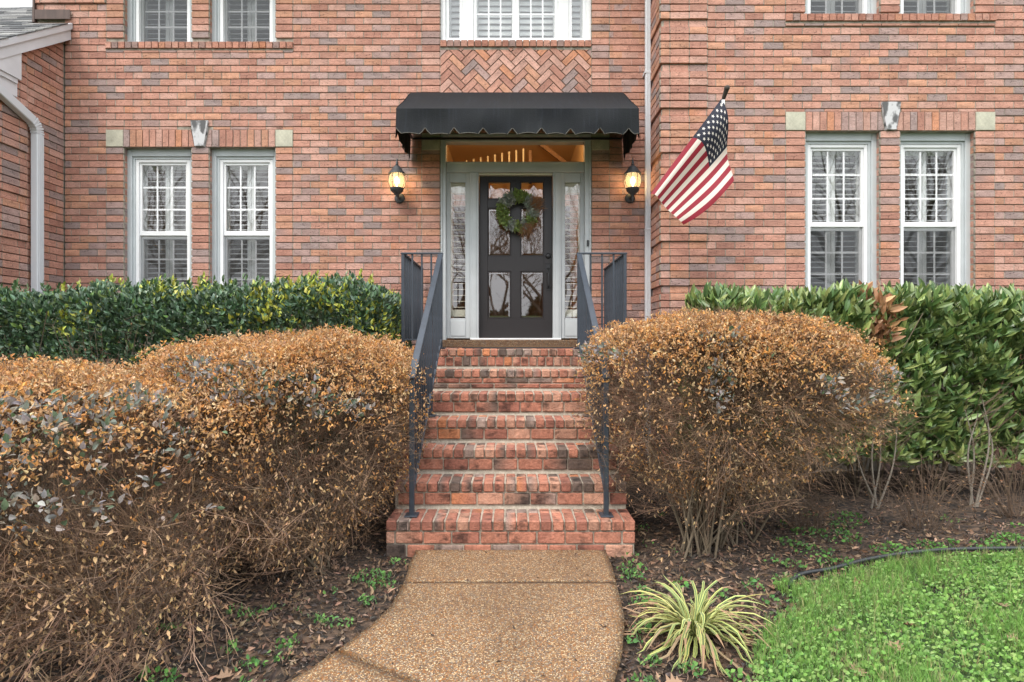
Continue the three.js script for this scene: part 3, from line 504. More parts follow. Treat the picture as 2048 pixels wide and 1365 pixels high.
// ───────────────────────── downspouts ─────────────────────────
function ribbed(x0, x1, y0, y1, z0, z1) { const g = [box(x0, x1, y0, y1, z0, z1, 0.008)]; for (let k = 1; k < 4; k++) { const x = lerp(x0, x1, k / 4); g.push(box(x - 0.005, x + 0.005, y0, y1, z1 - 0.002, z1 + 0.004, 0.002)); } return g; }
{
  const t = thing('downspout', 'pale grey downspout in the corner beside the right wall lantern', 'downspout', 'downspouts');
  part('pipe', ribbed(1.585, 1.655, -0.1, 2.745, 0.05, 0.11), M.downspout, t); part('pipe', ribbed(1.587, 1.653, 2.75, 6.4, 0.052, 0.108), M.downspout, t);
  part('coupling', box(1.581, 1.659, 2.735, 2.76, 0.046, 0.116, 0.004), M.downspout, t); for (const y of [1.6, 4.6]) part('strap', box(1.575, 1.665, y, y + 0.03, 0.0, 0.113, 0.002), M.downspout, t);
  const u = thing('downspout', 'white downspout with a bent elbow on the side wall of the left wing', 'downspout', 'downspouts');
  const X0 = -5.37, X1 = -5.29, zc = 0.475;
  part('pipe', [box(X0, X1, -0.1, 3.74, zc - 0.05, zc + 0.05, 0.008), ...[0.3, 0.5, 0.7].map(k => box(X1 - 0.002, X1 + 0.004, -0.1, 3.74, zc - 0.05 + k * 0.1 - 0.006, zc - 0.05 + k * 0.1 + 0.006, 0.002))], M.downspout, u);
  const el = []; for (let i = 0; i < 7; i++) { const a = i / 7 * 1.05, b = (i + 1) / 7 * 1.05, r = 0.15, P = t => V((X0 + X1) / 2, 3.74 + r * Math.sin(t), zc + r * (1 - Math.cos(t))); el.push(bar(P(a), P(b), 0.082 - (i % 2) * 0.006, 0.104 - (i % 2) * 0.006, 0.004)); }
  part('elbow', el, M.downspout, u);
  part('offset_pipe', bar(V((X0 + X1) / 2, 3.74 + 0.15 * Math.sin(1.05), zc + 0.15 * (1 - Math.cos(1.05))), V((X0 + X1) / 2, 4.16, 1.32), 0.08, 0.1, 0.008), M.downspout, u);
}

// ───────────────────────── awning ─────────────────────────
{
  const t = thing('door_awning', 'black fabric awning with scalloped valance over the front door', 'awning');
  const x0 = -1.216, x1 = 1.332, yw = 4.41, yf = 3.86, zfr = 0.90, vb = 3.60, N = 120, notch = u => { const p = ((u / 0.305) % 1 + 1) % 1, d = Math.min(p, 1 - p); return d < 0.16 ? Math.pow(1 - d / 0.16, 1.3) * 0.055 : 0.012 * Math.cos((p - 0.5) * 5) - 0.012; };
  const grid = (nu, nv, f) => { const pos = [], uv = [], idx = []; for (let j = 0; j <= nv; j++) for (let i = 0; i <= nu; i++) { const [p, a, b] = f(i / nu, j / nv); pos.push(p.x, p.y, p.z); uv.push(a, b); } for (let j = 0; j < nv; j++) for (let i = 0; i < nu; i++) { const a = j * (nu + 1) + i, b = a + nu + 1; idx.push(a, a + 1, b, a + 1, b + 1, b); } const g = new THREE.BufferGeometry(); g.setAttribute('position', new THREE.Float32BufferAttribute(pos, 3)); g.setAttribute('uv', new THREE.Float32BufferAttribute(uv, 2)); g.setIndex(idx); g.computeVertexNormals(); return g; };
  const W = x1 - x0, wave = u => 0.012 * Math.sin(u * 9.2 + 1) + 0.006 * Math.sin(u * 23);
  part('canopy', grid(60, 12, (u, v) => [V(lerp(x0, x1, u), lerp(yw, yf, v) - 0.02 * Math.sin(Math.PI * v) * (1 - 0.55 * Math.abs(Math.cos(u * Math.PI * 3))), lerp(0.02, zfr, v)), u * W, v]), M.fabric, t);
  part('valance', grid(N * 2, 10, (u, v) => { const s = u * W; return [V(lerp(x0, x1, u), lerp(yf, vb + notch(s), v), zfr + (wave(s) + 0.012) * v * 0.9 - 0.012 * Math.sin(v * 3.1) * Math.sin(s * 5)), s, v * 0.25]; }), M.fabric, t);
  for (const [x, s] of [[x0, -1], [x1, 1]]) {
    part('side_panel', grid(24, 8, (u, v) => { const z = lerp(0.02, zfr, u), top = lerp(yw, yf, u); return [V(x + s * 0.004 * Math.sin(u * 9), lerp(top, yf, v), z), u, v * 0.5]; }), M.fabric, t);
    part('side_valance', grid(80, 8, (u, v) => { const z = lerp(0.02, zfr, u), q = u * zfr; return [V(x + s * wave(q * 1.7) * v, lerp(yf, vb - 0.02 + notch(q * 1.55), v), z), q, v * 0.25]; }), M.fabric, t);
  }
  const hem = []; for (let i = 0; i <= 168; i++) { const u = i / 168, s = u * W; hem.push(V(lerp(x0, x1, u), vb + notch(s), zfr + (wave(s) + 0.012) * 0.9)); }
  part('binding', tubeAlong(hem, 0.0045, 0.0045, 4, 400), M.binding, t);
  const bars = [[V(x0 + 0.02, yf - 0.01, zfr - 0.02), V(x1 - 0.02, yf - 0.01, zfr - 0.02)], [V(x0 + 0.02, yf - 0.01, 0.03), V(x1 - 0.02, yf - 0.01, 0.03)], [V(x0 + 0.02, yf - 0.01, 0.03), V(x0 + 0.02, yf - 0.01, zfr - 0.02)], [V(x1 - 0.02, yf - 0.01, 0.03), V(x1 - 0.02, yf - 0.01, zfr - 0.02)]];
  for (const [a, b] of bars) part('frame_bar', bar(a, b, 0.022, 0.022), M.black, t);
}

// ───────────────────────── wall lanterns ─────────────────────────
function lantern(x, label) {
  const t = thing('wall_lantern', label, 'lantern', 'lanterns beside the front door', [x, 3.30, 0]), z = 0.17;
  const P = (n, g, m = M.lampIron) => part(n, g, m, t), at = g => g.translate(0, 0, z);
  P('wall_plate', lathe([[0, 0.022], [0.045, 0.022], [0.06, 0.012], [0.062, 0]]).rotateX(Math.PI / 2).translate(0, -0.16, 0.008));
  P('arm', tubeAlong([V(0, -0.16, 0.02), V(0, -0.175, 0.08), V(0, -0.155, 0.13), V(0, -0.125, z)], 0.012, 0.012, 8, 16));
  P('roof', at(lathe([[0.1, 0.08], [0.102, 0.088], [0.094, 0.098], [0.068, 0.125], [0.05, 0.16], [0.03, 0.178], [0.012, 0.182]])));
  P('finial', at(lathe([[0.012, 0.18], [0.02, 0.19], [0.014, 0.205], [0.017, 0.215], [0.008, 0.235], [0.011, 0.243], [0.003, 0.27], [0, 0.275]])));
  P('globe', at(lathe([[0.074, 0.085], [0.092, 0.05], [0.098, 0.0], [0.09, -0.05], [0.07, -0.088]], 24)), M.lampGlass);
  for (let k = 0; k < 8; k++) { const a = (k + 0.5) / 8 * Math.PI * 2, q = (r, y) => V(Math.cos(a) * r, y, z + Math.sin(a) * r); P('rib', tubeAlong([q(0.077, 0.086), q(0.095, 0.05), q(0.101, 0), q(0.093, -0.05), q(0.073, -0.09)], 0.0035, 0.0035, 5, 12)); }
  P('gallery', at(lathe([[0.06, -0.125], [0.072, -0.118], [0.078, -0.09], [0.082, -0.083], [0.07, -0.08]]))); P('cup', at(lathe([[0.012, -0.2], [0.016, -0.17], [0.045, -0.14], [0.062, -0.128], [0.06, -0.12]])));
  P('drop', at(lathe([[0, -0.262], [0.007, -0.255], [0.006, -0.235], [0.016, -0.222], [0.012, -0.21], [0.018, -0.2], [0.012, -0.19]])));
  P('bulb', at(lathe([[0, 0.055], [0.02, 0.045], [0.032, 0.015], [0.028, -0.02], [0.014, -0.045], [0.012, -0.075]])), M.bulb);
  const l = new THREE.PointLight(lin(1, 0.72, 0.40), 0.13, 0, 2); l.castShadow = true; l.shadow.radius = 1.5; l.position.set(0, 0.0, z); t.add(l);
}
lantern(-1.353, 'lit black barrel lantern on the brick to the left of the door');
lantern(1.42, 'lit black barrel lantern beside the grey downspout right of the door');

// ───────────────────────── flag and pole ─────────────────────────
{
  const base = V(1.955, 2.93, 0.575), tip = V(2.07, 3.83, 1.36), dir = tip.clone().sub(base).normalize();
  const t = thing('flagpole', 'short angled flagpole fixed to the brick corner of the right wing', 'flagpole');
  part('pole', tubeAlong([base, tip], 0.0125, 0.0125, 10, 4), M.paleCane, t);
  part('grip', tubeAlong([tip.clone().addScaledVector(dir, -0.06), tip.clone().addScaledVector(dir, 0.03)], 0.019, 0.024, 10, 4), std({ color: lin(0.05, 0.042, 0.035), roughness: 0.9 }), t);
  part('knob', new THREE.SphereGeometry(0.027, 14, 10).translate(...tip.clone().addScaledVector(dir, 0.04).toArray()), std({ color: lin(0.05, 0.042, 0.035), roughness: 0.9 }), t);
  part('bracket', [box(1.92, 1.99, 2.87, 2.99, 0.562, 0.572, 0.003), bar(base.clone().addScaledVector(dir, -0.01), base.clone().addScaledVector(dir, 0.10), 0.04, 0.04)], M.black, t);
  // the print: thirteen stripes and fifty stars
  const c = document.createElement('canvas'); c.width = 1235; c.height = 650; const x = c.getContext('2d');
  for (let i = 0; i < 13; i++) { x.fillStyle = i % 2 ? '#dcd6cc' : '#8f1029'; x.fillRect(0, i * 50, 1235, 50); }
  x.fillStyle = '#10182f'; x.fillRect(0, 0, 494, 350); x.fillStyle = '#ece8e2';
  for (let r = 0; r < 9; r++) for (let k = 0; k < (r % 2 ? 5 : 6); k++) { const cx = 41 + k * 82.3 + (r % 2 ? 41 : 0), cy = 35 + r * 35; x.beginPath(); for (let p = 0; p < 10; p++) { const a = -Math.PI / 2 + p * Math.PI / 5, q = p % 2 ? 8.2 : 20; x[p ? 'lineTo' : 'moveTo'](cx + Math.cos(a) * q, cy + Math.sin(a) * q); } x.closePath(); x.fill(); }
  const tex = new THREE.CanvasTexture(c); tex.colorSpace = THREE.SRGBColorSpace;
  const mat = phys({ map: tex, roughness: 0.8, transmission: 0.3, thickness: 0, side: THREE.DoubleSide });
  // cloth: rows from the hoist (u=0) to the fly (u=1); v from top to bottom edge of the flag
  const A = V(2.03, 3.77, 1.36), B = V(2.135, 2.96, 1.34), C = V(1.715, 2.585, 1.18), D = V(1.41, 2.92, 1.12), n = 48, m = 40, pos = [], uv = [], idx = [];
  for (let j = 0; j <= m; j++) for (let i = 0; i <= n; i++) { const u = i / n, v = j / m;
    const p = A.clone().multiplyScalar((1 - u) * (1 - v)).addScaledVector(B, (1 - u) * v).addScaledVector(C, u * v).addScaledVector(D, u * (1 - v));
    const bend = 4 * u * (1 - u) * 4 * v * (1 - v); p.x += 0.05 * bend + 0.035 * 4 * v * (1 - v) * u * (1 - u); p.y += 0.075 * bend - 0.05 * 4 * u * (1 - u) * v;
    p.x += 0.03 * (1 - u) * Math.sin(v * Math.PI);
    p.z += 0.07 * Math.sin(v * 7.5 + u * 1.2) * (0.35 + 0.65 * (1 - u)) + 0.02 * Math.sin(u * 8 - v * 3) - 0.09 * Math.pow(Math.max(0, 0.14 - v) / 0.14, 2) * u;
    pos.push(p.x, p.y, p.z); uv.push(u, 1 - v); }
  for (let j = 0; j < m; j++) for (let i = 0; i < n; i++) { const a = j * (n + 1) + i, b = a + n + 1; idx.push(a, b, a + 1, a + 1, b, b + 1); }
  const g = new THREE.BufferGeometry(); g.setAttribute('position', new THREE.Float32BufferAttribute(pos, 3)); g.setAttribute('uv', new THREE.Float32BufferAttribute(uv, 2)); g.setIndex(idx); g.computeVertexNormals();
  const f = thing('flag', 'red white and blue flag with stars and stripes hanging from the angled pole', 'flag'); part('cloth', g, mat, f);
  part('clip', box(2.025, 2.055, 3.70, 3.75, 1.375, 1.385, 0.003), M.white, f);
}

// ───────────────────────── steps, landing, railings ─────────────────────────
const SX0 = -0.865, SX1 = 0.845, TR = 0.283, RZ = 3.02, RISE = [0, 0.195, 0.386, 0.578, 0.769, 0.96, 1.152, 1.343];
const stairTones = [[[0.51, 0.215, 0.145], 34], [[0.39, 0.155, 0.11], 22], [[0.58, 0.31, 0.22], 20], [[0.17, 0.12, 0.10], 11], [[0.35, 0.255, 0.22], 8], [[0.58, 0.23, 0.11], 5]];
function stairTone(rnd) { let t = rnd() * 100, i = 0; while (t > stairTones[i][1]) t -= stairTones[i++][1]; return stairTones[i][0]; }
{
  const st = thing('brick_stairs', 'seven brick steps with worn pale mortar leading up to the front door', 'stairs'), rs = mulberry(5150);
  const sb = (p, x0, x1, y0, y1, z0, z1, n) => { const a = stairTone(rs), b = rs() < 0.3 ? stairTone(rs) : a, k = 0.85 + rs() * 0.3, j = () => (rs() - 0.5) * 0.004;
    part(n ? `brick_${String(n).padStart(3, '0')}` : 'brick', box(x0 + j(), x1 + j(), y0, y1 + j() * 0.7, z0, z1 + j(), 0.0065, q => { const s = clamp((q[0] - x0) / (x1 - x0)); return [0, 1, 2].map(i => lerp(a[i], b[i], s) * k); }, rs() * 5, rs() * 5), M.stairBrick, p); };
  for (let s = 1; s <= 7; s++) {
    const zn = RZ - (s - 1) * TR, top = RISE[s], bot = RISE[s - 1], back = s < 7 ? zn - TR - 0.03 : zn - 0.32, W = SX1 - SX0;
    const step = part(s > 1 ? `step_${String(s - 1).padStart(3, '0')}` : 'step', [box(SX0 + 0.008, SX1 - 0.008, s === 1 ? -0.2 : bot - 0.03, top - 0.007, back, zn - 0.02, 0.004), ...(s > 1 ? [prism([[zn - 0.03, bot - 0.01], [zn + 0.004, bot - 0.01], [zn - 0.018, bot + 0.014]], SX0 + 0.015, SX1 - 0.015, (u, y, n) => V(n, y, u))] : [])], M.stairMortar, st);
    let n = 0; const N = 21, w = W / N, nh = 0.068;
    for (let i = 0; i < N; i++) sb(step, SX0 + i * w + 0.005, SX0 + (i + 1) * w - 0.005, top - nh, top, zn - 0.195, zn, n++);
    if (s < 7) for (let i = 0; i < N; i++) sb(step, SX0 + i * w + 0.005, SX0 + (i + 1) * w - 0.005, top - nh, top - 0.002, zn - TR - 0.025, zn - 0.205, n++);
    const r1 = top - nh - 0.011, zr = zn - 0.008;
    const row = (ya, yb, pitch, off) => { for (let x = SX0 - off; x < SX1; x += pitch) { const a = Math.max(x, SX0), b = Math.min(x + pitch, SX1); if (b - a > 0.03) sb(step, a + 0.005, b - 0.005, ya, yb, zr - 0.08, zr, n++); } };
    if (s === 6) { row(r1 - 0.040, r1, 0.214, 0.05); row(r1 - 0.088, r1 - 0.050, 0.214, 0.16); }
    else if (s === 7) row(r1 - 0.085, r1, 0.0815, 0.03);
    else if (s === 1) { row(r1 - 0.078, r1, 0.194, 0.13); row(-0.06, r1 - 0.089, 0.194, 0.05); }
    else row(r1 - 0.083, r1, 0.194, (s * 0.083) % 0.19);
  }
  // landing: brick block with a raised aggregate slab at the door
  const ld = part('landing', [box(-1.13, 1.16, -0.2, 1.335, 0.02, RZ - 6 * TR - 0.2)], M.stairMortar, st);
  let n = 0; for (let r = 0; r < 6; r++) for (let i = 0; i < 28; i++) { const x = -1.13 + i * 0.0818; sb(ld, x + 0.005, Math.min(x + 0.077, 1.16), 1.28, 1.343, 0.02 + r * 0.186, 0.02 + r * 0.186 + 0.18, n++); }
  const face = []; for (let k = 0; k < 16; k++) for (let i = 0; i < 12; i++) { const x = -1.13 + i * 0.2 - (k % 2) * 0.1, a = Math.max(x, -1.13), b = Math.min(x + 0.19, 1.16); if (b - a < 0.04 || (a > -0.84 && b < 0.82)) continue; const c = stairTone(rs); face.push(box(a, b, k * 0.08, k * 0.08 + 0.07, 1.1, 1.135, 0.005, () => c, rs() * 5, rs() * 5)); }
  part('landing_bricks', face, M.stairBrick, ld).userData.kind = 'stuff';
  for (const x of [-1.142, 1.172]) { const side = []; for (let k = 0; k < 16; k++) for (let i = 0; i < 6; i++) { const c = stairTone(rs), z = 0.02 + i * 0.2 - (k % 2) * 0.1; side.push(box(x - 0.02, x + 0.02, k * 0.08, k * 0.08 + 0.07, Math.max(0.02, z), Math.min(z + 0.19, 1.13), 0.005, () => c, rs() * 5, rs() * 5)); } part('landing_bricks', side, M.stairBrick, ld).userData.kind = 'stuff'; }
  const slab = box(-0.93, 1.02, 1.343, 1.434, -0.2, 0.16, 0.01, () => [0.62, 0.6, 0.58]); part('door_slab', slab, M.aggregate, st);
  const mat = thing('door_mat', 'thin brown coir mat on the top landing below the door', 'door mat'); part('mat', box(-0.50, 0.62, 1.3445, 1.366, 0.42, 0.98, 0.006), M.mat, mat); part('mat_border', box(-0.515, 0.635, 1.344, 1.356, 0.405, 0.995, 0.004), M.black, mat);
}
function railing(xs, xg, label) { // stair handrail with three posts, landing return and side guard
  const t = thing('stair_railing', label, 'railing', 'railings flanking the steps'), P = (n, g) => part(n, g, M.iron, t);
  const zt = 1.27, yt = 2.284, zb = 2.90, sl = 0.191 / 0.283, yh = z => yt - (z - zt) * sl, foot = z => { let s = 1; while (s < 7 && z < RZ - s * TR) s++; return RISE[s]; };
  const post = (x, z, y0, y1, w = 0.034) => P('post', box(x - w / 2, x + w / 2, y0, y1, z - w / 2, z + w / 2, 0.003));
  const plate = (x, z, y) => { P('base_plate', box(x - 0.045, x + 0.045, y, y + 0.012, z - 0.05, z + 0.05, 0.003)); };
  P('handrail', [bar(V(xs, yt - 0.004, zt), V(xs, yh(zb + 0.03) - 0.004, zb + 0.03), 0.052, 0.014, 0.004), bar(V(xs, yt - 0.020, zt), V(xs, yh(zb + 0.02) - 0.020, zb + 0.02), 0.03, 0.02, 0.003)]);
  for (const z of [zb, 1.97]) { post(xs, z, foot(z), yh(z) - 0.02); plate(xs, z, foot(z)); }
  post(xs, zt, 1.343, yt - 0.01); plate(xs, zt, 1.343);
  P('bottom_rail', bar(V(xs, 1.343 + 0.10, zt), V(xs, yh(zb) - (yt - 1.443), zb), 0.026, 0.014, 0.002));
  for (let z = zt + 0.105; z < zb - 0.05; z += 0.105) { if (Math.abs(z - 1.97) < 0.04) continue; P('baluster', box(xs - 0.0075, xs + 0.0075, yh(z) - (yt - 1.443), yh(z) - 0.022, z - 0.0075, z + 0.0075, 0.001)); }
  // landing return and guard
  const s = Math.sign(xg - xs); post(xg, zt, 1.343, yt - 0.008, 0.03); plate(xg, zt, 1.343);
  P('top_rail', box(Math.min(xs, xg) - 0.02, Math.max(xs, xg) + 0.02, yt - 0.01, yt + 0.006, zt - 0.02, zt + 0.02, 0.003)); P('top_rail', box(xg - 0.02, xg + 0.02, yt - 0.012, yt + 0.004, 0.07, zt - 0.021, 0.003));
  P('bottom_rail', box(Math.min(xs, xg), Math.max(xs, xg), 1.425, 1.44, zt - 0.012, zt + 0.012, 0.002)); P('bottom_rail', box(xg - 0.012, xg + 0.012, 1.426, 1.441, 0.08, zt - 0.013, 0.002));
  for (let k = 1; k < 4; k++) { const x = lerp(xs, xg, k / 4); P('baluster', box(x - 0.0085, x + 0.0085, 1.44, yt - 0.01, zt - 0.0085, zt + 0.0085, 0.001)); }
  for (let z = 0.17; z < zt - 0.06; z += 0.098) P('baluster', box(xg - 0.0085, xg + 0.0085, 1.441, yt - 0.012, z - 0.0085, z + 0.0085, 0.001));
  post(xg, 0.08, 1.343, yt - 0.012, 0.03);
}
railing(-0.702, -1.074, 'slate grey metal railing along the left edge of the steps');
railing(0.66, 1.113, 'slate grey metal railing along the right edge of the steps');

// ───────────────────────── ground, walkway, lawn ─────────────────────────
const noise2 = (x, z, s, f) => pn(x * f + 500, z * f + 500, 4096, 4096, s);
const gy = (x, z) => 0.05 * (noise2(x, z, 3, 0.9) - 0.5) + 0.025 * (noise2(x, z, 4, 3) - 0.5) - 0.028 - 0.03 * clamp(1 - Math.abs(x) / 1.0) ;
const pathL = z => z < 3.3 ? -0.655 : lerp(-0.655, -0.64, clamp((z - 3.0) / 0.5)) - 0.42 * Math.pow(Math.max(0, z - 3.75), 1.6) - 0.02 * Math.max(0, z - 3.5), pathR = z => 0.635 - 0.055 * clamp((z - 3.3) / 0.7) - 0.34 * Math.pow(Math.max(0, z - 3.9), 1.5);
const edgeX = z => z > 3.42 ? 1.75 - 0.72 * (z - 3.42) - 0.05 * Math.sin(z * 4) : 99;   // lawn begins right of this line
const edgeZ = x => 3.06 + 0.36 * Math.pow(clamp((2.9 - x) / 1.1), 2.0) - 0.03 * (x - 3);            // and in front of this one
const isLawn = (x, z) => { const w = 0.38 * (noise2(x, z, 31, 4) - 0.5) + 0.10 * (noise2(x, z, 32, 11) - 0.5); return x > 0.8 && z > edgeZ(x) + 0.10 && x + w > (z > 3.42 ? edgeX(z) : 1.7); };
{
  const sheet = (x0, x1, z0, z1, nx, nz, h) => { const pos = [], uv = [], idx = []; for (let j = 0; j <= nz; j++) for (let i = 0; i <= nx; i++) { const x = lerp(x0, x1, i / nx), z = lerp(z0, z1, j / nz); pos.push(x, h(x, z), z); uv.push(x, z); } for (let j = 0; j < nz; j++) for (let i = 0; i < nx; i++) { const a = j * (nx + 1) + i, b = a + nx + 1; idx.push(a, b, a + 1, a + 1, b, b + 1); } const g = new THREE.BufferGeometry(); g.setAttribute('position', new THREE.Float32BufferAttribute(pos, 3)); g.setAttribute('uv', new THREE.Float32BufferAttribute(uv, 2)); g.setIndex(idx); g.computeVertexNormals(); return g; };
  structure('ground', sheet(-150, 150, -60, 180, 30, 30, () => -0.14), M.lawn, 'wide grassy ground that reaches from the house to the horizon', 'ground');
  structure('planting_bed', sheet(-7, 8, -0.1, 6.2, 150, 70, gy), M.mulch, 'dark mulch bed around the shrubs on both sides of the steps', 'ground');
  structure('lawn', (() => { // follows the edging, a few centimetres above the bed
    const pos = [], uv = [], idx = [], nx = 70, nz = 60; for (let j = 0; j <= nz; j++) for (let i = 0; i <= nx; i++) { const zb = lerp(0, 1, j / nz), x0 = 0.2 + 0, x = lerp(0.6, 8, i / nx), z = lerp(edgeZ(x), 6.6, zb); const xx = Math.max(x, z > 3.42 ? Math.max(edgeX(z), -1) : 1.7); pos.push(xx + 0.06, gy(xx, z) + 0.004, z); uv.push(xx, z); } for (let j = 0; j < nz; j++) for (let i = 0; i < nx; i++) { const a = j * (nx + 1) + i, b = a + nx + 1; idx.push(a, b, a + 1, a + 1, b, b + 1); } const g = new THREE.BufferGeometry(); g.setAttribute('position', new THREE.Float32BufferAttribute(pos, 3)); g.setAttribute('uv', new THREE.Float32BufferAttribute(uv, 2)); g.setIndex(idx); g.computeVertexNormals(); return g; })(), M.lawn, 'green lawn with clover beside the walkway and mulch bed', 'lawn');
  // walkway in slabs parted by open joints
  const walk = new THREE.Group(); walk.name = 'walkway'; scene.add(walk); tag(walk, 'curved exposed aggregate concrete walkway leading to the brick steps', 'walkway', null, 'structure');
  const slabPiece = (za, zb, n) => { // za(t), zb(t): near and far joint as functions across the path (t 0 left .. 1 right)
    const pos = [], uv = [], col = [], nu = 24, nv = 26, idx = [];
    const P = (t, s) => { const z = lerp(za(t), zb(t), s), x = lerp(pathL(z), pathR(z), t); return [x + (t === 0 || t === 1 ? 0.008 * (noise2(x, z * 3, 21, 7) - 0.5) : 0), z]; };
    for (let j = 0; j <= nv; j++) for (let i = 0; i <= nu; i++) { const [x, z] = P(i / nu, j / nv), e = Math.min(i, nu - i, j, nv - j) === 0; pos.push(x, e ? -0.006 : 0.0008 * noise2(x, z, 5, 5), z); uv.push(x, z);
      const st = clamp((noise2(x, z, 8, 2.6) - 0.52) * 3), pale = clamp((noise2(x + 3, z, 11, 1.4) - 0.56) * 4) * clamp((x - 0.05) * 3); const k = 1.02 - 0.2 * st; col.push(lerp(k, 1.08, pale), lerp(k * 0.97, 1.15, pale), lerp(k * 0.92, 1.3, pale)); }
    for (let j = 0; j < nv; j++) for (let i = 0; i < nu; i++) { const a = j * (nu + 1) + i, b = a + nu + 1; idx.push(a, a + 1, b, a + 1, b + 1, b); }
    // skirts
    const ring = []; for (let i = 0; i <= nu; i++) ring.push(i); for (let j = 1; j <= nv; j++) ring.push(j * (nu + 1) + nu); for (let i = nu - 1; i >= 0; i--) ring.push(nv * (nu + 1) + i); for (let j = nv - 1; j >= 0; j--) ring.push(j * (nu + 1));
    const base = pos.length / 3; ring.forEach(r => { pos.push(pos[r * 3], -0.11, pos[r * 3 + 2]); uv.push(uv[r * 2], uv[r * 2 + 1] + 0.1); col.push(0.8, 0.78, 0.75); });
    for (let i = 0; i < ring.length - 1; i++) idx.push(ring[i], base + i, ring[i + 1], ring[i + 1], base + i, base + i + 1);
    const g = new THREE.BufferGeometry(); g.setAttribute('position', new THREE.Float32BufferAttribute(pos, 3)); g.setAttribute('uv', new THREE.Float32BufferAttribute(uv, 2)); g.setAttribute('color', new THREE.Float32BufferAttribute(col, 3)); g.setIndex(idx); g.computeVertexNormals(); part(n, g, M.aggregate, walk);
  };
  slabPiece(t => 3.53 - 0.01 * t, () => 3.005, 'slab');
  slabPiece(t => 4.27 + 0.62 * t, t => 3.54 - 0.01 * t, 'slab_001');
  slabPiece(t => 6.1 + 0.6 * t, t => 4.285 + 0.62 * t, 'slab_002');
  const ed = thing('lawn_edging', 'black plastic edging strip between the lawn and the mulch bed', 'edging'); const pts = [];
  for (const [x, z] of [[1.58, 3.62], [1.74, 3.45], [2.0, 3.32], [2.35, 3.17], [2.8, 3.07], [3.3, 3.04], [4.2, 3.0]]) pts.push(V(x, gy(x, z) + 0.036, z)); part('strip', tubeAlong(pts, 0.0135, 0.0135, 8, 60), std({ color: lin(0.02, 0.022, 0.025), roughness: 0.5 }), ed);
}

// ───────────────────────── leaves and twigs as shared shapes ─────────────────────────
function leafGeo(L, W, fold = 0.25, curl = 0.2, seg = 3, tipw = 0.5) { // along +y from the origin, face towards +z
  const pos = [], uv = [], row = []; for (let i = 0; i <= seg; i++) { const t = i / seg, w = W / 2 * Math.pow(Math.sin(Math.PI * Math.pow(clamp(t * 0.96 + 0.03), tipw + 0.4)), 0.8), y = L * t, z = -curl * L * t * t; row.push([[-w, y, z + fold * w], [0, y, z], [w, y, z + fold * w]]); }
  const T = (...v) => v.forEach(c => { pos.push(...c); uv.push(c[0] / W + 0.5, c[1] / L); });
  for (let i = 0; i < seg; i++) { const a = row[i], b = row[i + 1]; for (const k of [0, 1]) { T(a[k], a[k + 1], b[k + 1]); T(a[k], b[k + 1], b[k]); } }
  return fromTris(pos, uv);
}
function rod(pts, r0, r1) { // thin three-sided twig
  const pos = [], uv = []; const ring = pts.map((p, i) => { const d = (pts[i + 1] || p).clone().sub(pts[i - 1] || p).normalize(), x = (Math.abs(d.y) < 0.9 ? V(0, 1, 0) : V(1, 0, 0)).cross(d).normalize(), y = d.clone().cross(x), r = lerp(r0, r1, i / (pts.length - 1)); return [0, 1, 2].map(k => p.clone().addScaledVector(x, Math.cos(k * 2.094) * r).addScaledVector(y, Math.sin(k * 2.094) * r)); });
  for (let i = 0; i < pts.length - 1; i++) for (let k = 0; k < 3; k++) { const a = ring[i][k], b = ring[i][(k + 1) % 3], c = ring[i + 1][(k + 1) % 3], d = ring[i + 1][k]; for (const p of [a, b, c, a, c, d]) { pos.push(p.x, p.y, p.z); uv.push(0, 0); } }
  return fromTris(pos, uv);
}
function sprayGeo(rnd, L, n, r, spread = 0.6) { // a twig with side shoots
  const gs = [], main = []; let p = V(0, 0, 0), d = V((rnd() - 0.5) * 0.5, 1, (rnd() - 0.5) * 0.5).normalize();
  for (let i = 0; i <= 5; i++) { main.push(p.clone()); d.add(V((rnd() - 0.5) * 0.45, (rnd() - 0.5) * 0.2, (rnd() - 0.5) * 0.45)).normalize(); p = p.clone().addScaledVector(d, L / 5); }
  gs.push(rod(main, r, r * 0.5));
  for (let k = 0; k < n; k++) { const i = 1 + Math.floor(rnd() * 4), o = main[i], dd = V(rnd() - 0.5, spread * rnd() + 0.15, rnd() - 0.5).normalize(), l = L * (0.25 + rnd() * 0.4), q = o.clone().addScaledVector(dd, l * 0.5).add(V((rnd() - 0.5) * 0.02, 0.01, (rnd() - 0.5) * 0.02)); gs.push(rod([o, q, q.clone().addScaledVector(dd.add(V((rnd() - 0.5) * 0.8, 0.2, (rnd() - 0.5) * 0.8)).normalize(), l * 0.5)], r * 0.7, r * 0.4)); }
  return mergeGeometries(gs);
}
function scatter(name, geo, mat, list, parent) { // list of {p, d (axis for +y), roll, s, c}
  const im = new THREE.InstancedMesh(geo, mat, list.length), m = new THREE.Matrix4(), q = new THREE.Quaternion(), q2 = new THREE.Quaternion(), up = V(0, 1, 0), col = new THREE.Color();
  list.forEach((o, i) => { q.setFromUnitVectors(up, o.d); q2.setFromAxisAngle(up, o.roll); q.multiply(q2); m.compose(o.p, q, o.s instanceof THREE.Vector3 ? o.s : V(o.s, o.s, o.s)); im.setMatrixAt(i, m); if (o.c) im.setColorAt(i, col.setRGB(...o.c)); });
  im.name = name; im.castShadow = im.receiveShadow = true; im.userData.kind = 'stuff'; parent.add(im); return im;
}
const rdir = (rnd) => { const z = rnd() * 2 - 1, a = rnd() * 6.2832, r = Math.sqrt(1 - z * z); return V(r * Math.cos(a), z, r * Math.sin(a)); };
const vary = (c, k, rnd) => { const f = 1 + (rnd() - 0.5) * 2 * k; return c.map(x => x * f * (1 + (rnd() - 0.5) * k * 0.6)); };

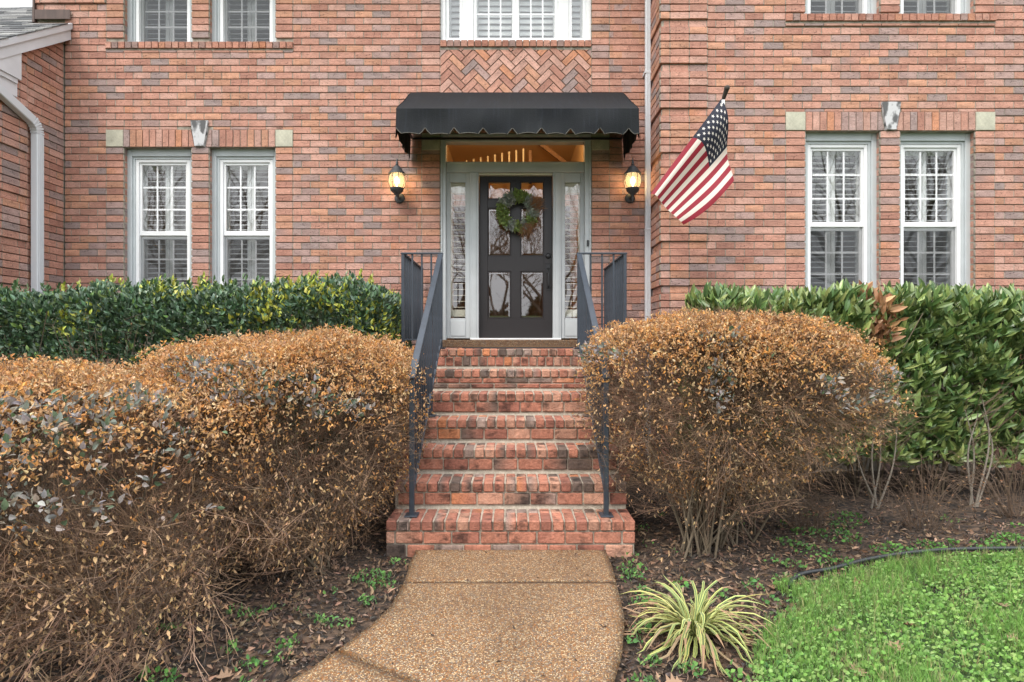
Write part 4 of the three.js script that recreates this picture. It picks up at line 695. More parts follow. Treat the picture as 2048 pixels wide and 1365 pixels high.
// clipped evergreen hedge: leaves through the outer shell of a rounded block, branches inside
function hedge(name, label, x0, x1, topY, z0, z1, botY, o) {
  const t = thing(name, label, 'hedge'), rnd = mulberry(o.seed), list = [], young = [], dead = [];
  const lump = (x, y, z) => o.lump * (noise2(x, z + y * 1.7, o.seed, 3) - 0.5) + o.lump * 0.6 * (noise2(x + y, z, o.seed + 1, 8) - 0.5);
  const put = (p, n, depth) => { const d = n.clone().multiplyScalar(o.out).add(V(0, o.up, 0)).add(rdir(rnd).multiplyScalar(o.spread)).normalize(); p.addScaledVector(n, lump(p.x, p.y, p.z) - depth); const s = o.size * (0.7 + 0.6 * rnd());
    const e = { p, d, roll: Math.atan2(n.x, n.z) + (rnd() - 0.5) * 2.4, s }; e.c = o.colour(p, depth, rnd); (o.bright && o.bright(p, depth, rnd) ? young : o.isDead && o.isDead(p, rnd) ? dead : list).push(e); };
  const dep = () => { const q = rnd(); return o.thick * q * q; };
  const add = (n, make) => { for (let i = 0; i < n; i++) make(); };
  const tuft = (x, y, z, n) => { if (!o.whorl) return put(V(x, y, z), n, dep()); const D = dep(), k = 4 + Math.floor(rnd() * 4); for (let i = 0; i < k; i++) put(V(x + (rnd() - 0.5) * 0.05, y + (rnd() - 0.5) * 0.06, z + (rnd() - 0.5) * 0.05), n, D); };
  const W = x1 - x0, H = x => topY(x) - botY, D = z1 - z0, R0 = 0.16;
  add(Math.round(o.dens * W * 1.5), () => { const x = lerp(x0, x1, rnd()), y = botY + rnd() * H(x), ky = clamp((y - topY(x) + R0) / R0), ke = Math.max(clamp((x0 + R0 - x) / R0), clamp((x - x1 + R0) / R0)); tuft(x, y, z1 - R0 * (1 - Math.sqrt(1 - ky * ky * 0.95)) - R0 * 0.8 * ke * ke, V(0, ky * 0.9, 1).normalize()); });
  add(Math.round(o.dens * W * D * 0.55), () => { const x = lerp(x0, x1, rnd()), z = lerp(z0, z1 - 0.05, rnd()); tuft(x, topY(x), z, V(0, 1, 0.1).normalize()); });
  for (const [x, n, k] of [[x0, -1, o.left ?? 1], [x1, 1, o.right ?? 1]]) add(Math.round(o.dens * D * 1.4 * k), () => { const z = lerp(z0, z1 - 0.06, rnd()), y = botY + rnd() * H(x), ky = clamp((y - topY(x) + R0) / R0); tuft(x - n * R0 * (1 - Math.sqrt(1 - ky * ky * 0.95)), y, z, V(n, 0.2, 0.1).normalize()); });
  for (let i = 0; i < (o.sprouts || 0); i++) { const x = lerp(x0 + 0.1, x1 - 0.12, Math.pow(rnd(), 0.75)), z = lerp(z1 - 0.5, z1 - 0.08, rnd()), h = 0.05 + 0.10 * rnd(), yel = rnd() < 0.2 + 0.5 * clamp((x + 3.2) / 1.6), lean = V((rnd() - 0.5) * 0.5, 1, (rnd() - 0.3) * 0.5).normalize(); for (let k = 0; k < 9; k++) { const q = 0.3 + 0.75 * k / 9, a = k * 2.4, p = V(x, topY(x) - 0.04, z).addScaledVector(lean, (h + 0.04) * q); (yel ? young : list).push({ p, d: V(Math.cos(a) * (1.25 - q), 0.55 + q * 0.4, Math.sin(a) * (1.25 - q)).normalize(), roll: rnd() * 6, s: o.size * (0.7 + 0.4 * rnd()), c: vary(yel ? [0.36, 0.39, 0.06] : [0.07, 0.13, 0.05], 0.3, rnd) }); } }
  scatter('leaves', o.leaf, o.mat, list, t); if (young.length) scatter('young_leaves', o.leaf, o.mat, young, t); if (dead.length) scatter('dead_leaves', o.leaf, M.dry, dead, t);
  const br = []; for (let i = 0; i < Math.round(W * 26); i++) { const x = lerp(x0 + 0.1, x1 - 0.1, rnd()), z = lerp(z0 + 0.15, z1 - 0.12, rnd()), y1 = botY + H(x) * (0.5 + 0.46 * rnd()); br.push(rod([V(x, -0.05, z), V(x + (rnd() - 0.5) * 0.3, y1 * 0.5, z + (rnd() - 0.3) * 0.2), V(x + (rnd() - 0.5) * 0.5, y1, z + (rnd() - 0.2) * 0.3)], 0.011, 0.004)); }
  const b = part('branches', br, M.stem, t); b.userData.kind = 'stuff';
  if (o.core) o.core(t, rnd);
  return t;
}
hedge('holly_hedge', 'clipped dark green holly hedge with yellow-green young leaves under the left windows', -5.3, -1.19, x => 1.865 + 0.07 * sm(clamp((x + 4.6) / 3)) + 0.02 * Math.sin(x * 3.1) - 0.10 * sm(clamp((x + 1.5) / 0.3)), 0.35, 1.62, 0.35, { seed: 11, dens: 4600, lump: 0.17, out: 0.75, up: 0.5, spread: 0.75, thick: 0.50, size: 1, left: 0, leaf: leafGeo(0.052, 0.026, 0.35, 0.18, 3, 0.45), mat: M.gloss,
  colour: (p, dp, r) => { const y = noise2(p.x, p.y * 1.4, 55, 2.2) * 0.6 + noise2(p.x, p.y, 56, 7) * 0.4; p.yl = dp < 0.12 && p.x > -4.4 && y + 0.13 * clamp((p.x + 3.8) / 2.4) > 0.60 && r() < 0.36; return p.yl ? vary([0.38, 0.40, 0.06], 0.3, r) : vary(r() < 0.14 ? [0.14, 0.215, 0.06] : [0.068, 0.122, 0.066], 0.40, r); }, bright: p => p.yl, sprouts: 110 });
hedge('laurel_hedge', 'tall laurel hedge with long pointed green leaves under the right windows', 1.86, 6.6, x => 1.83 + 0.03 * Math.sin(x * 2.3) + 0.02 * Math.sin(x * 7), 0.72, 1.72, 0.30, { seed: 23, dens: 440, whorl: true, lump: 0.16, out: 0.75, up: 0.75, spread: 0.85, thick: 0.46, size: 1, right: 0, leaf: leafGeo(0.118, 0.036, 0.3, 0.16, 4, 0.55), mat: M.gloss,
  colour: (p, dp, r) => { p.dd = Math.abs(p.x - (3.42 + 0.05 * Math.sin(p.y * 9) - 0.20 * (1.9 - p.y))) < 0.10 + 0.05 * noise2(p.x, p.y, 61, 6) && p.y > 1.15 && p.z > 1.2 && r() < 0.8; return p.dd ? vary(pick([[0.42, 0.22, 0.10], [0.50, 0.30, 0.16], [0.30, 0.13, 0.06]]), 0.25, r) : vary(r() < 0.28 ? [0.25, 0.31, 0.10] : r() < 0.5 ? [0.15, 0.22, 0.07] : [0.085, 0.15, 0.05], 0.3, r); }, isDead: p => p.dd });

// half-bare winter shrub: stems from the ground, a mass of fine twigs, curled tan leaves thickest on top
const dryLeaf = leafGeo(0.021, 0.0115, 0.9, 0.55, 3, 0.5), greyLeaf = leafGeo(0.034, 0.019, 0.35, 0.25, 3, 0.5);
function dryShrub(name, label, o) {
  const t = thing(name, label, 'shrub', 'winter shrubs beside the steps'), rnd = mulberry(o.seed), [cx, cy, cz] = o.c, [a, b, c] = o.r, pw = o.p ?? 2.8;
  const surf = n => { const k = Math.pow(Math.pow(Math.abs(n.x / a), pw) + Math.pow(Math.abs(n.y / (n.y > 0 ? b : o.bl ?? b)), pw) + Math.pow(Math.abs(n.z / c), pw), -1 / pw); const p = n.clone().multiplyScalar(k); p.multiplyScalar(1 + 0.13 * (noise2(p.x * 1 + o.seed, p.y + p.z, o.seed, 2.6) - 0.5) + 0.08 * (noise2(p.x + p.y, p.z, o.seed + 3, 6) - 0.5)); if (o.shape) o.shape(p); return p; };
  const at = (n, s) => surf(n).multiplyScalar(s).add(V(cx, cy, cz));
  // stems
  const stems = []; for (const [bx, bz, num] of o.bases) for (let i = 0; i < num * 0.75; i++) { let n = rdir(rnd); n.y = Math.abs(n.y) * 0.9 - 0.15; n.normalize(); const e = at(n, 0.8 + 0.15 * rnd()), p0 = V(bx + (rnd() - 0.5) * 0.22, -0.04, bz + (rnd() - 0.5) * 0.2), m1 = p0.clone().lerp(e, 0.35).add(V((rnd() - 0.5) * 0.08, 0.12, (rnd() - 0.5) * 0.08)), m2 = p0.clone().lerp(e, 0.7).add(V((rnd() - 0.5) * 0.12, 0.08, (rnd() - 0.5) * 0.12)); stems.push(tubeAlong([p0, m1, m2, e], 0.0045 + rnd() * 0.006, 0.002, 5, 8)); }
  const sm_ = part('stems', stems, M.stem, t); sm_.userData.kind = 'stuff';
  // fine twigs, in several cuts so the mass does not repeat: upright and short above, long and arching below
  const front = () => { for (;;) { const n = rdir(rnd); if (n.z > -0.25 || rnd() < 0.3) return n; } };
  const pals = [[1, 1, 1], [0.62, 0.60, 0.58], [2.4, 2.3, 2.15], [1.3, 1.15, 1.0]];
  for (let k = 0; k < 4; k++) { const L = [], low = k > 1, count = o.twigs * (low ? 0.095 : 0.27); let tries = 0;
    while (L.length < count && tries++ < count * 6) { const n = front(); if (low ? n.y > 0.1 : n.y < -0.25) continue; const s = (low ? 0.93 : rnd() < 0.08 ? 0.96 : 0.87) - 0.46 * Math.pow(rnd(), 1.5), p = at(n, s); if (p.y < 0.03) continue;
      const d = n.clone().multiplyScalar(low ? 0.9 : 0.7).add(V(0, low ? 0.25 - 0.6 * rnd() : 0.55, 0)).add(rdir(rnd).multiplyScalar(low ? 0.9 : 0.7)).normalize(); L.push({ p, d, roll: rnd() * 6.28, s: (0.7 + 0.6 * rnd()), c: vary(pick(pals), 0.2, rnd) }); }
    scatter('twigs', sprayGeo(rnd, low ? 0.24 : 0.13, low ? 6 : 8, low ? 0.0011 : 0.0010), M.twig, L, t); }
  if (o.skirt) { // long arching shoots that reach out low over the bed
    for (let k = 0; k < 3; k++) { const L = []; for (let i = 0; i < o.skirt / 3; i++) { const e = o.skirtAt(rnd); L.push({ p: e[0], d: e[1].add(rdir(rnd).multiplyScalar(0.55)).normalize(), roll: rnd() * 6.28, s: 0.6 + 0.7 * rnd(), c: vary(pick(pals), 0.2, rnd) }); } scatter('shoots', sprayGeo(rnd, 0.42, 9, 0.0016, 0.9), M.twig, L, t); o.shoots = (o.shoots || []).concat(L); } }
  // leaves: a close cover on the clipped top, dotted over the sides
  const dry = [], grey = []; let guard = 0;
  while (dry.length < o.leaves && guard++ < o.leaves * 12) { const n = front(), p = at(n, (rnd() < 0.12 ? 1.10 : 1.04) - 0.20 * Math.pow(rnd(), 1.6)), h = clamp((p.y - (cy + b * o.leafy)) / (b * (0.8 - o.leafy))) * (0.75 + 0.5 * noise2(p.x, p.y * 2 + p.z, o.seed + 9, 4)), dens = lerp(0.17, 1, Math.pow(clamp(h), 1.5)); if (rnd() > dens || p.y < 0.08) continue;
    const dir = rnd() < 0.45 + 0.3 * h ? V(rnd() - 0.5, 0.7, rnd() - 0.5) : V(rnd() - 0.5, -1, rnd() - 0.5); const cl = pick([[0.50, 0.285, 0.115], [0.57, 0.345, 0.15], [0.44, 0.245, 0.11], [0.61, 0.43, 0.24], [0.34, 0.20, 0.10], [0.57, 0.28, 0.075], [0.54, 0.26, 0.08]]);
    const num = 1 + Math.floor(rnd() * 3.6 * clamp(0.4 + h)); for (let k = 0; k < num; k++) dry.push({ p: p.clone().add(rdir(rnd).multiplyScalar(0.014)), d: dir.clone().add(rdir(rnd).multiplyScalar(0.9)).normalize(), roll: rnd() * 6.28, s: 0.6 + 0.65 * rnd(), c: vary(cl, 0.22, rnd) }); }
  for (const q of o.shoots || []) for (let k = 0; k < 5; k++) dry.push({ p: q.p.clone().addScaledVector(q.d, 0.40 * rnd() * q.s).add(rdir(rnd).multiplyScalar(0.05)), d: V(rnd() - 0.5, -1, rnd() - 0.5).normalize(), roll: rnd() * 6.28, s: 0.6 + 0.65 * rnd(), c: vary([0.50, 0.32, 0.16], 0.25, rnd) });
  guard = 0; while (grey.length < o.grey && guard++ < o.grey * 40) { const n = rdir(rnd), p = at(n, 1.05 - 0.1 * rnd()); if (!o.greyAt(p, rnd)) continue; const k = 3 + Math.floor(rnd() * 4); for (let i = 0; i < k; i++) grey.push({ p: p.clone().add(rdir(rnd).multiplyScalar(0.03)), d: n.clone().add(V(0, 0.5, 0)).add(rdir(rnd).multiplyScalar(0.9)).normalize(), roll: rnd() * 6.28, s: 0.7 + 0.7 * rnd(), c: vary(pick([[0.25, 0.24, 0.235], [0.19, 0.215, 0.18], [0.10, 0.15, 0.08], [0.34, 0.31, 0.30], [0.38, 0.33, 0.28]]), 0.25, rnd) }); }
  scatter('dry_leaves', dryLeaf, M.dry, dry, t); if (grey.length) scatter('grey_leaves', greyLeaf, M.softLeaf, grey, t);
  return t;
}
dryShrub('dry_shrub', 'rounded brown shrub with tan leaves to the right of the steps', { seed: 41, c: [1.64, 1.00, 2.62], r: [1.07, 0.60, 0.68], bl: 0.66, p: 3.2, bases: [[1.26, 2.98, 46], [1.5, 2.8, 30], [1.7, 2.7, 16]], twigs: 13000, leaves: 42000, leafy: 0.1, grey: 1300,
  shape: p => { if (p.x > 0) p.y -= 0.16 * Math.pow(p.x / 1.13, 2) * (p.y > 0 ? 1 : -0.6); if (p.y < -0.22) { const k = 1 + (p.y + 0.22) * 1.25; p.x = (p.x + 0.30) * k - 0.30; p.z *= 0.7 + 0.3 * k; } }, skirt: 110, skirtAt: r => { const a = r() * 6.283, q = 0.15 + 0.45 * r(); return [V(1.4 + Math.cos(a) * q, 0.12 + 0.45 * r(), 2.85 + Math.sin(a) * q * 0.7), V(Math.cos(a), 0.45, Math.sin(a))]; }, greyAt: (p, r) => p.y > 1.0 && p.y < 1.48 && noise2(p.x, p.y * 2, 88, 3) > 0.6 });
dryShrub('dry_shrub', 'tan leaved brown shrub mounded against the left railing of the steps', { seed: 42, c: [-1.66, 0.76, 2.62], r: [0.93, 0.66, 1.0], bl: 0.74, p: 3.3, bases: [[-1.25, 3.3, 30], [-1.7, 3.2, 26], [-1.3, 2.6, 24]], twigs: 13000, leaves: 46000, leafy: 0.05, grey: 1900,
  shape: p => { if (p.y < -0.1) { const k = 1 + (p.y + 0.1) * 0.35; p.x *= k; } if (p.x > 0.3 && p.z > 0.35) p.x -= 0.25 * (p.z - 0.35) / 0.6; }, skirt: 420, skirtAt: r => [V(lerp(-2.4, -1.05, r()), 0.05 + 0.4 * r(), lerp(2.9, 3.75, r())), V(0.35 * (r() - 0.3), 0.5, 0.7)], greyAt: (p, r) => p.y > 0.85 && p.y < 1.3 && noise2(p.x, p.y * 2, 89, 3) > 0.62 });
dryShrub('dry_shrub', 'sprawling brown shrub with grey-green leaves nearest the camera on the left', { seed: 43, skirt: 640, skirtAt: r => [V(lerp(-3.2, -1.45, r()), 0.03 + 0.4 * r(), lerp(3.9, 4.55, r())), V(0.4 * (r() - 0.35), 0.45, 0.75)], c: [-2.78, 0.62, 3.62], r: [1.32, 0.62, 0.98], bl: 0.66, p: 2.8, bases: [[-2.0, 3.9, 30], [-2.6, 3.9, 26], [-3.1, 3.7, 20]], twigs: 10000, leaves: 34000, leafy: 0.05, grey: 1500,
  greyAt: (p, r) => p.y > 0.52 && p.y < 1.16 && p.z > 3.9 && p.x > -2.75 && r() < clamp((p.y - 0.5) / 0.45) * clamp((-1.45 - p.x) / 0.7) && noise2(p.x, p.y * 1.6, 90, 4.5) + 0.35 * r() > 0.52 });

// dry clumps of fine canes in the right bed
function twigClump(name, label, x, z, h, w, n, seed, mat = M.twig) {
  const t = thing(name, label, 'shrub', null, [x, gy(x, z), z]), rnd = mulberry(seed), gs = [], lv = [];
  for (let i = 0; i < n; i++) { const a = rnd() * 6.28, q = Math.sqrt(rnd()), e = V(Math.cos(a) * w * q, h * (1.05 - 0.55 * q * q) * (0.7 + 0.4 * rnd()), Math.sin(a) * w * q * 0.8), m = V(e.x * 0.5, e.y * 0.62, e.z * 0.5).add(rdir(rnd).multiplyScalar(0.03)), p0 = V(Math.cos(a) * 0.14 * rnd(), -0.02, Math.sin(a) * 0.14 * rnd()); gs.push(rod([p0, m, e, e.clone().add(V(Math.cos(a) * 0.06, -0.02 + 0.05 * rnd(), Math.sin(a) * 0.05))], 0.0021, 0.001));
    for (let k = 0; k < 3; k++) { const s = m.clone().lerp(e, rnd()); gs.push(rod([s, s.clone().add(rdir(rnd).multiplyScalar(0.06)).add(V(0, 0.03, 0)), s.clone().add(rdir(rnd).multiplyScalar(0.11)).add(V(0, 0.05, 0))], 0.0014, 0.0008)); if (rnd() < 0.35) lv.push({ p: s, d: rdir(rnd), roll: rnd() * 6, s: 1, c: vary([0.30, 0.16, 0.08], 0.3, rnd) }); } }
  part('canes', gs, mat, t).userData.kind = 'stuff'; if (lv.length) scatter('dry_leaves', dryLeaf, M.dry, lv, t); return t;
}
twigClump('twig_clump', 'bare fan of thin reddish twigs in the mulch in front of the laurel hedge', 3.18, 2.5, 0.55, 0.55, 56, 61);
twigClump('twig_clump', 'bare twiggy clump at the far right edge of the mulch bed', 4.12, 2.25, 0.65, 0.6, 56, 62);
twigClump('twig_clump', 'low bare twigs with dead leaves in the mulch behind the big right shrub', 2.25, 2.55, 0.30, 0.30, 60, 63);
twigClump('twig_clump', 'dry brown flower stalks rising in front of the left end of the holly hedge', -3.45, 2.0, 1.55, 0.95, 60, 64);
{ // pale old rose canes against the laurel
  const t = thing('bare_canes', 'pale thorny canes standing in front of the laurel hedge', 'shrub'), rnd = mulberry(71);
  for (const [x, z, n] of [[3.15, 1.95, 4], [4.05, 1.92, 4]]) for (let i = 0; i < n; i++) { const d = V((rnd() - 0.5) * 0.7, 0.6 + 0.5 * rnd(), (rnd() - 0.2) * 0.25), p0 = V(x + (rnd() - 0.5) * 0.12, -0.03, z), p1 = p0.clone().addScaledVector(d, 0.55), p2 = p1.clone().add(V((rnd() - 0.5) * 0.3, 0.35, 0.05)); part('cane', tubeAlong([p0, p1.clone().add(V(0.03 * (rnd() - 0.5), 0, 0)), p2], 0.009, 0.004, 6, 10), M.paleCane, t); for (let k = 0; k < 6; k++) { const s = p1.clone().lerp(p2, rnd()); part('shoot', rod([s, s.clone().add(V((rnd() - 0.5) * 0.2, 0.12, 0.06)), s.clone().add(V((rnd() - 0.5) * 0.4, 0.22, 0.1))], 0.003, 0.0015), M.twig, t); } }
}
{ // variegated liriope
  const rnd = mulberry(81), x = 0.90, z = 4.10, t = thing('variegated_grass_plant', 'clump of arching cream and green striped leaves beside the walkway', 'plant', null, [x, gy(x, z) + 0.01, z]);
  for (let i = 0; i < 170; i++) { const a = rnd() * 6.283, up = Math.pow(rnd(), 0.8), L = 0.21 + 0.23 * rnd(), w = 0.005 + 0.0035 * rnd(), o = V(Math.cos(a), 0, Math.sin(a)), s = V(-o.z, 0, o.x), pos = [], uv = [], col = [], N = 8, brown = rnd() < 0.28 && up < 0.6, tip = rnd() < 0.4; let p = o.clone().multiplyScalar(0.05 * Math.sqrt(rnd())), th = lerp(0.45, 1.42, up), row = [];
    for (let k = 0; k <= N; k++) { const q = k / N, W = w * (q < 0.75 ? 1 : (1 - q) / 0.25 + 0.08) * (0.7 + 0.3 * Math.min(1, q * 4)); row.push([p.clone().addScaledVector(s, -W).add(V(0, W * 0.4, 0)), p.clone().addScaledVector(s, -W * 0.42), p.clone().addScaledVector(s, W * 0.42), p.clone().addScaledVector(s, W).add(V(0, W * 0.4, 0))]); p = p.clone().addScaledVector(o, Math.cos(th) * L / N).add(V(0, Math.sin(th) * L / N, 0)); th -= (0.08 + 0.42 * rnd()) * (0.75 + 0.6 * (1 - up)); p.addScaledVector(s, (rnd() - 0.5) * 0.02); if (p.y < 0.012) { p.y = 0.012; th = Math.max(th, 0); } }
    const cr = brown ? [0.30, 0.225, 0.125] : vary([0.40, 0.40, 0.13], 0.28, rnd), gr = brown ? [0.26, 0.17, 0.09] : vary([0.105, 0.155, 0.045], 0.28, rnd), bt = [0.33, 0.2, 0.11];
    for (let k = 0; k < N; k++) for (let j = 0; j < 3; j++) { const c = tip && k > 5 ? bt : j === 1 ? gr : cr; for (const [r, m] of [[k, j], [k, j + 1], [k + 1, j + 1], [k, j], [k + 1, j + 1], [k + 1, j]]) { const v = row[r][m]; pos.push(v.x, v.y, v.z); uv.push(m / 3, r / N); col.push(...c); } }
    part(i ? `leaf_${String(i).padStart(3, '0')}` : 'leaf', fromTris(pos, uv, col), M.blade, t); }
}
// ───────────────────────── litter, weeds, grass ─────────────────────────
const onPath = (x, z) => z > 2.9 && x > pathL(z) - 0.015 && x < pathR(z) + 0.015, onStep = (x, z) => (x > SX0 - 0.02 && x < SX1 + 0.02 && z < 3.04) || (z < 1.2 && Math.abs(x) < 1.2);
{
  const rnd = mulberry(91), chip = leafGeo(0.034, 0.015, 0.5, 0.5, 2, 0.5), L = [];
  for (let i = 0; i < 42000; i++) { const x = lerp(-3.6, 5.2, rnd()), z = lerp(1.6, 5.2, Math.sqrt(rnd())); if (onPath(x, z) || onStep(x, z) || (isLawn(x, z) && rnd() < 0.97)) continue; L.push({ p: V(x, gy(x, z) + 0.004 + 0.014 * rnd(), z), d: V(rnd() - 0.5, (rnd() - 0.4) * 0.5, rnd() - 0.5).normalize(), roll: (rnd() - 0.5) * 3 + 1.57 * 0, s: V(0.6 + rnd() * 0.9, 0.6 + rnd() * 1.0, 1), c: vary(pick([[0.065, 0.042, 0.03], [0.11, 0.065, 0.042], [0.18, 0.105, 0.062], [0.04, 0.03, 0.025], [0.26, 0.165, 0.10], [0.33, 0.22, 0.14]]), 0.3, rnd) }); }
  const o = scatter('leaf_litter', chip, M.dry, L, scene); tag(o, 'brown bark chips and leaf litter covering the mulch beds', 'litter', null, 'stuff');
  const twg = []; for (let i = 0; i < 60; i++) { const z = lerp(3.05, 5, rnd()), x = lerp(pathL(z), pathR(z), rnd()); twg.push({ p: V(x, 0.004, z), d: V(rnd() - 0.5, 0.03, rnd() - 0.5).normalize(), roll: rnd() * 6, s: 0.25 + 0.5 * rnd(), c: vary([0.07, 0.045, 0.03], 0.3, rnd) }); }
  tag(scatter('path_debris', chip, M.dry, twg, scene), 'dark bits of leaf scattered over the aggregate walkway', 'litter', null, 'stuff');
}
{ // weeds: small round-leaved clumps in the beds, clover through the lawn
  const rnd = mulberry(95), lf = leafGeo(0.017, 0.015, 0.15, 0.3, 3, 0.5), W = [], C = [];
  const clump = (x, z, r, n) => { for (let i = 0; i < n; i++) { const a = rnd() * 6.28, q = Math.sqrt(rnd()) * r, px = x + Math.cos(a) * q, pz = z + Math.sin(a) * q * 0.8, h = 0.012 + 0.05 * rnd() * (1 - q / r * 0.6); if (onPath(px, pz)) continue; W.push({ p: V(px, gy(px, pz) + h, pz), d: V(rnd() - 0.5, 0.15 + 0.3 * rnd(), rnd() - 0.5).normalize(), roll: -1.57 + (rnd() - 0.5) * 1.4, s: 0.7 + 0.9 * rnd(), c: vary(pick([[0.10, 0.24, 0.045], [0.075, 0.19, 0.05], [0.13, 0.28, 0.06]]), 0.25, rnd) }); } };
  for (const [x, z, r, n] of [[-0.86, 3.45, 0.13, 90], [-0.78, 3.52, 0.09, 60], [-0.92, 4.0, 0.05, 25], [-1.06, 4.22, 0.06, 30], [-0.85, 3.98, 0.04, 15], [-1.5, 4.5, 0.09, 60], [-1.42, 4.58, 0.08, 50], [-1.3, 4.25, 0.05, 24], [-1.7, 4.1, 0.06, 30], [0.76, 3.3, 0.10, 70], [0.74, 3.42, 0.08, 50], [0.72, 3.75, 0.07, 40], [0.66, 4.02, 0.08, 60], [0.74, 3.62, 0.06, 30], [0.62, 4.35, 0.05, 30], [0.78, 4.42, 0.06, 40], [0.72, 4.6, 0.07, 40], [1.42, 4.0, 0.10, 50], [1.16, 4.45, 0.10, 70], [1.28, 4.35, 0.08, 50], [2.05, 3.0, 0.14, 70], [2.4, 2.75, 0.16, 90], [2.55, 2.5, 0.12, 60], [2.2, 2.65, 0.12, 60], [2.9, 2.95, 0.13, 70], [3.3, 2.95, 0.12, 60], [2.75, 2.25, 0.1, 50], [3.6, 2.8, 0.14, 80], [1.95, 2.85, 0.09, 40], [2.6, 3.0, 0.14, 80], [1.2, 3.7, 0.07, 24], [1.4, 3.6, 0.06, 20], [-0.74, 3.2, 0.06, 24], [-0.8, 3.75, 0.06, 30], [-1.15, 4.4, 0.06, 30], [0.6, 4.15, 0.05, 24], [0.55, 4.5, 0.06, 34], [1.05, 4.6, 0.09, 60], [1.3, 4.15, 0.1, 60], [1.5, 3.8, 0.12, 60], [1.65, 3.5, 0.1, 40], [1.0, 3.55, 0.06, 24], [2.1, 3.2, 0.12, 60], [1.8, 3.25, 0.08, 34]]) clump(x, z, r, n);
  for (let i = 0; i < 70; i++) { const x = rnd() < 0.35 ? lerp(-2.2, -0.8, rnd()) : lerp(0.75, 4.2, rnd()), z = x < 0 ? lerp(3.6, 4.7, rnd()) : lerp(2.2, 4.5, rnd()); if (!onStep(x, z) && !isLawn(x, z)) clump(x, z, 0.03 + 0.05 * rnd(), 6 + Math.floor(16 * rnd())); }
  tag(scatter('weeds', lf, M.softLeaf, W, scene), 'small bright green weeds sprouting from the mulch', 'weeds', null, 'stuff');
  for (let i = 0; i < 60000; i++) { const x = lerp(0.7, 4.9, rnd()), z = lerp(2.95, 5.3, rnd()); if (!isLawn(x, z) || onPath(x, z)) continue; const d = noise2(x, z, 97, 2.4) * 0.7 + noise2(x, z, 98, 9) * 0.3; if (rnd() > clamp((d - 0.18) * 2.6)) continue; C.push({ p: V(x, gy(x, z) + 0.025 + 0.035 * rnd(), z), d: V(rnd() - 0.5, 0.1 + 0.35 * rnd(), rnd() - 0.5).normalize(), roll: -1.57 + (rnd() - 0.5) * 1.5, s: 0.6 + 0.75 * rnd(), c: vary(pick([[0.165, 0.32, 0.065], [0.13, 0.27, 0.055], [0.21, 0.36, 0.085], [0.24, 0.36, 0.11]]), 0.25, rnd) }); }
  tag(scatter('clover', lf, M.softLeaf, C, scene), 'low clover leaves spread through the lawn', 'clover', null, 'stuff');
  const blade = []; { const br = mulberry(3); for (let i = 0; i < 7; i++) { const a = br() * 6.28, g = leafGeo(0.06 + 0.05 * br(), 0.0036, 0.3, 0.7 + 0.6 * br(), 4, 0.1); g.rotateX(0.25 + 0.5 * br()); g.rotateY(a); g.translate((br() - 0.5) * 0.03, 0, (br() - 0.5) * 0.03); blade.push(g); } }
  const G = [], tuft = mergeGeometries(blade); for (let i = 0; i < 26000; i++) { const x = lerp(0.7, 5.2, rnd()), z = lerp(2.95, 5.6, rnd()); if (!isLawn(x, z) || onPath(x, z)) continue; const d = noise2(x, z, 97, 2.4); if (rnd() < clamp((d - 0.30) * 2.6) * 0.9) continue; G.push({ p: V(x, gy(x, z) + 0.008, z), d: V((rnd() - 0.5) * 0.6, 1, (rnd() - 0.5) * 0.6).normalize(), roll: rnd() * 6.28, s: 0.4 + 0.5 * rnd(), c: vary(pick([[0.15, 0.31, 0.055], [0.19, 0.36, 0.07], [0.12, 0.25, 0.05], [0.17, 0.33, 0.06], [0.32, 0.31, 0.14]]), 0.2, rnd) }); }
  tag(scatter('grass', tuft, M.softLeaf, G, scene), 'short green grass blades of the lawn', 'grass', null, 'stuff');
}
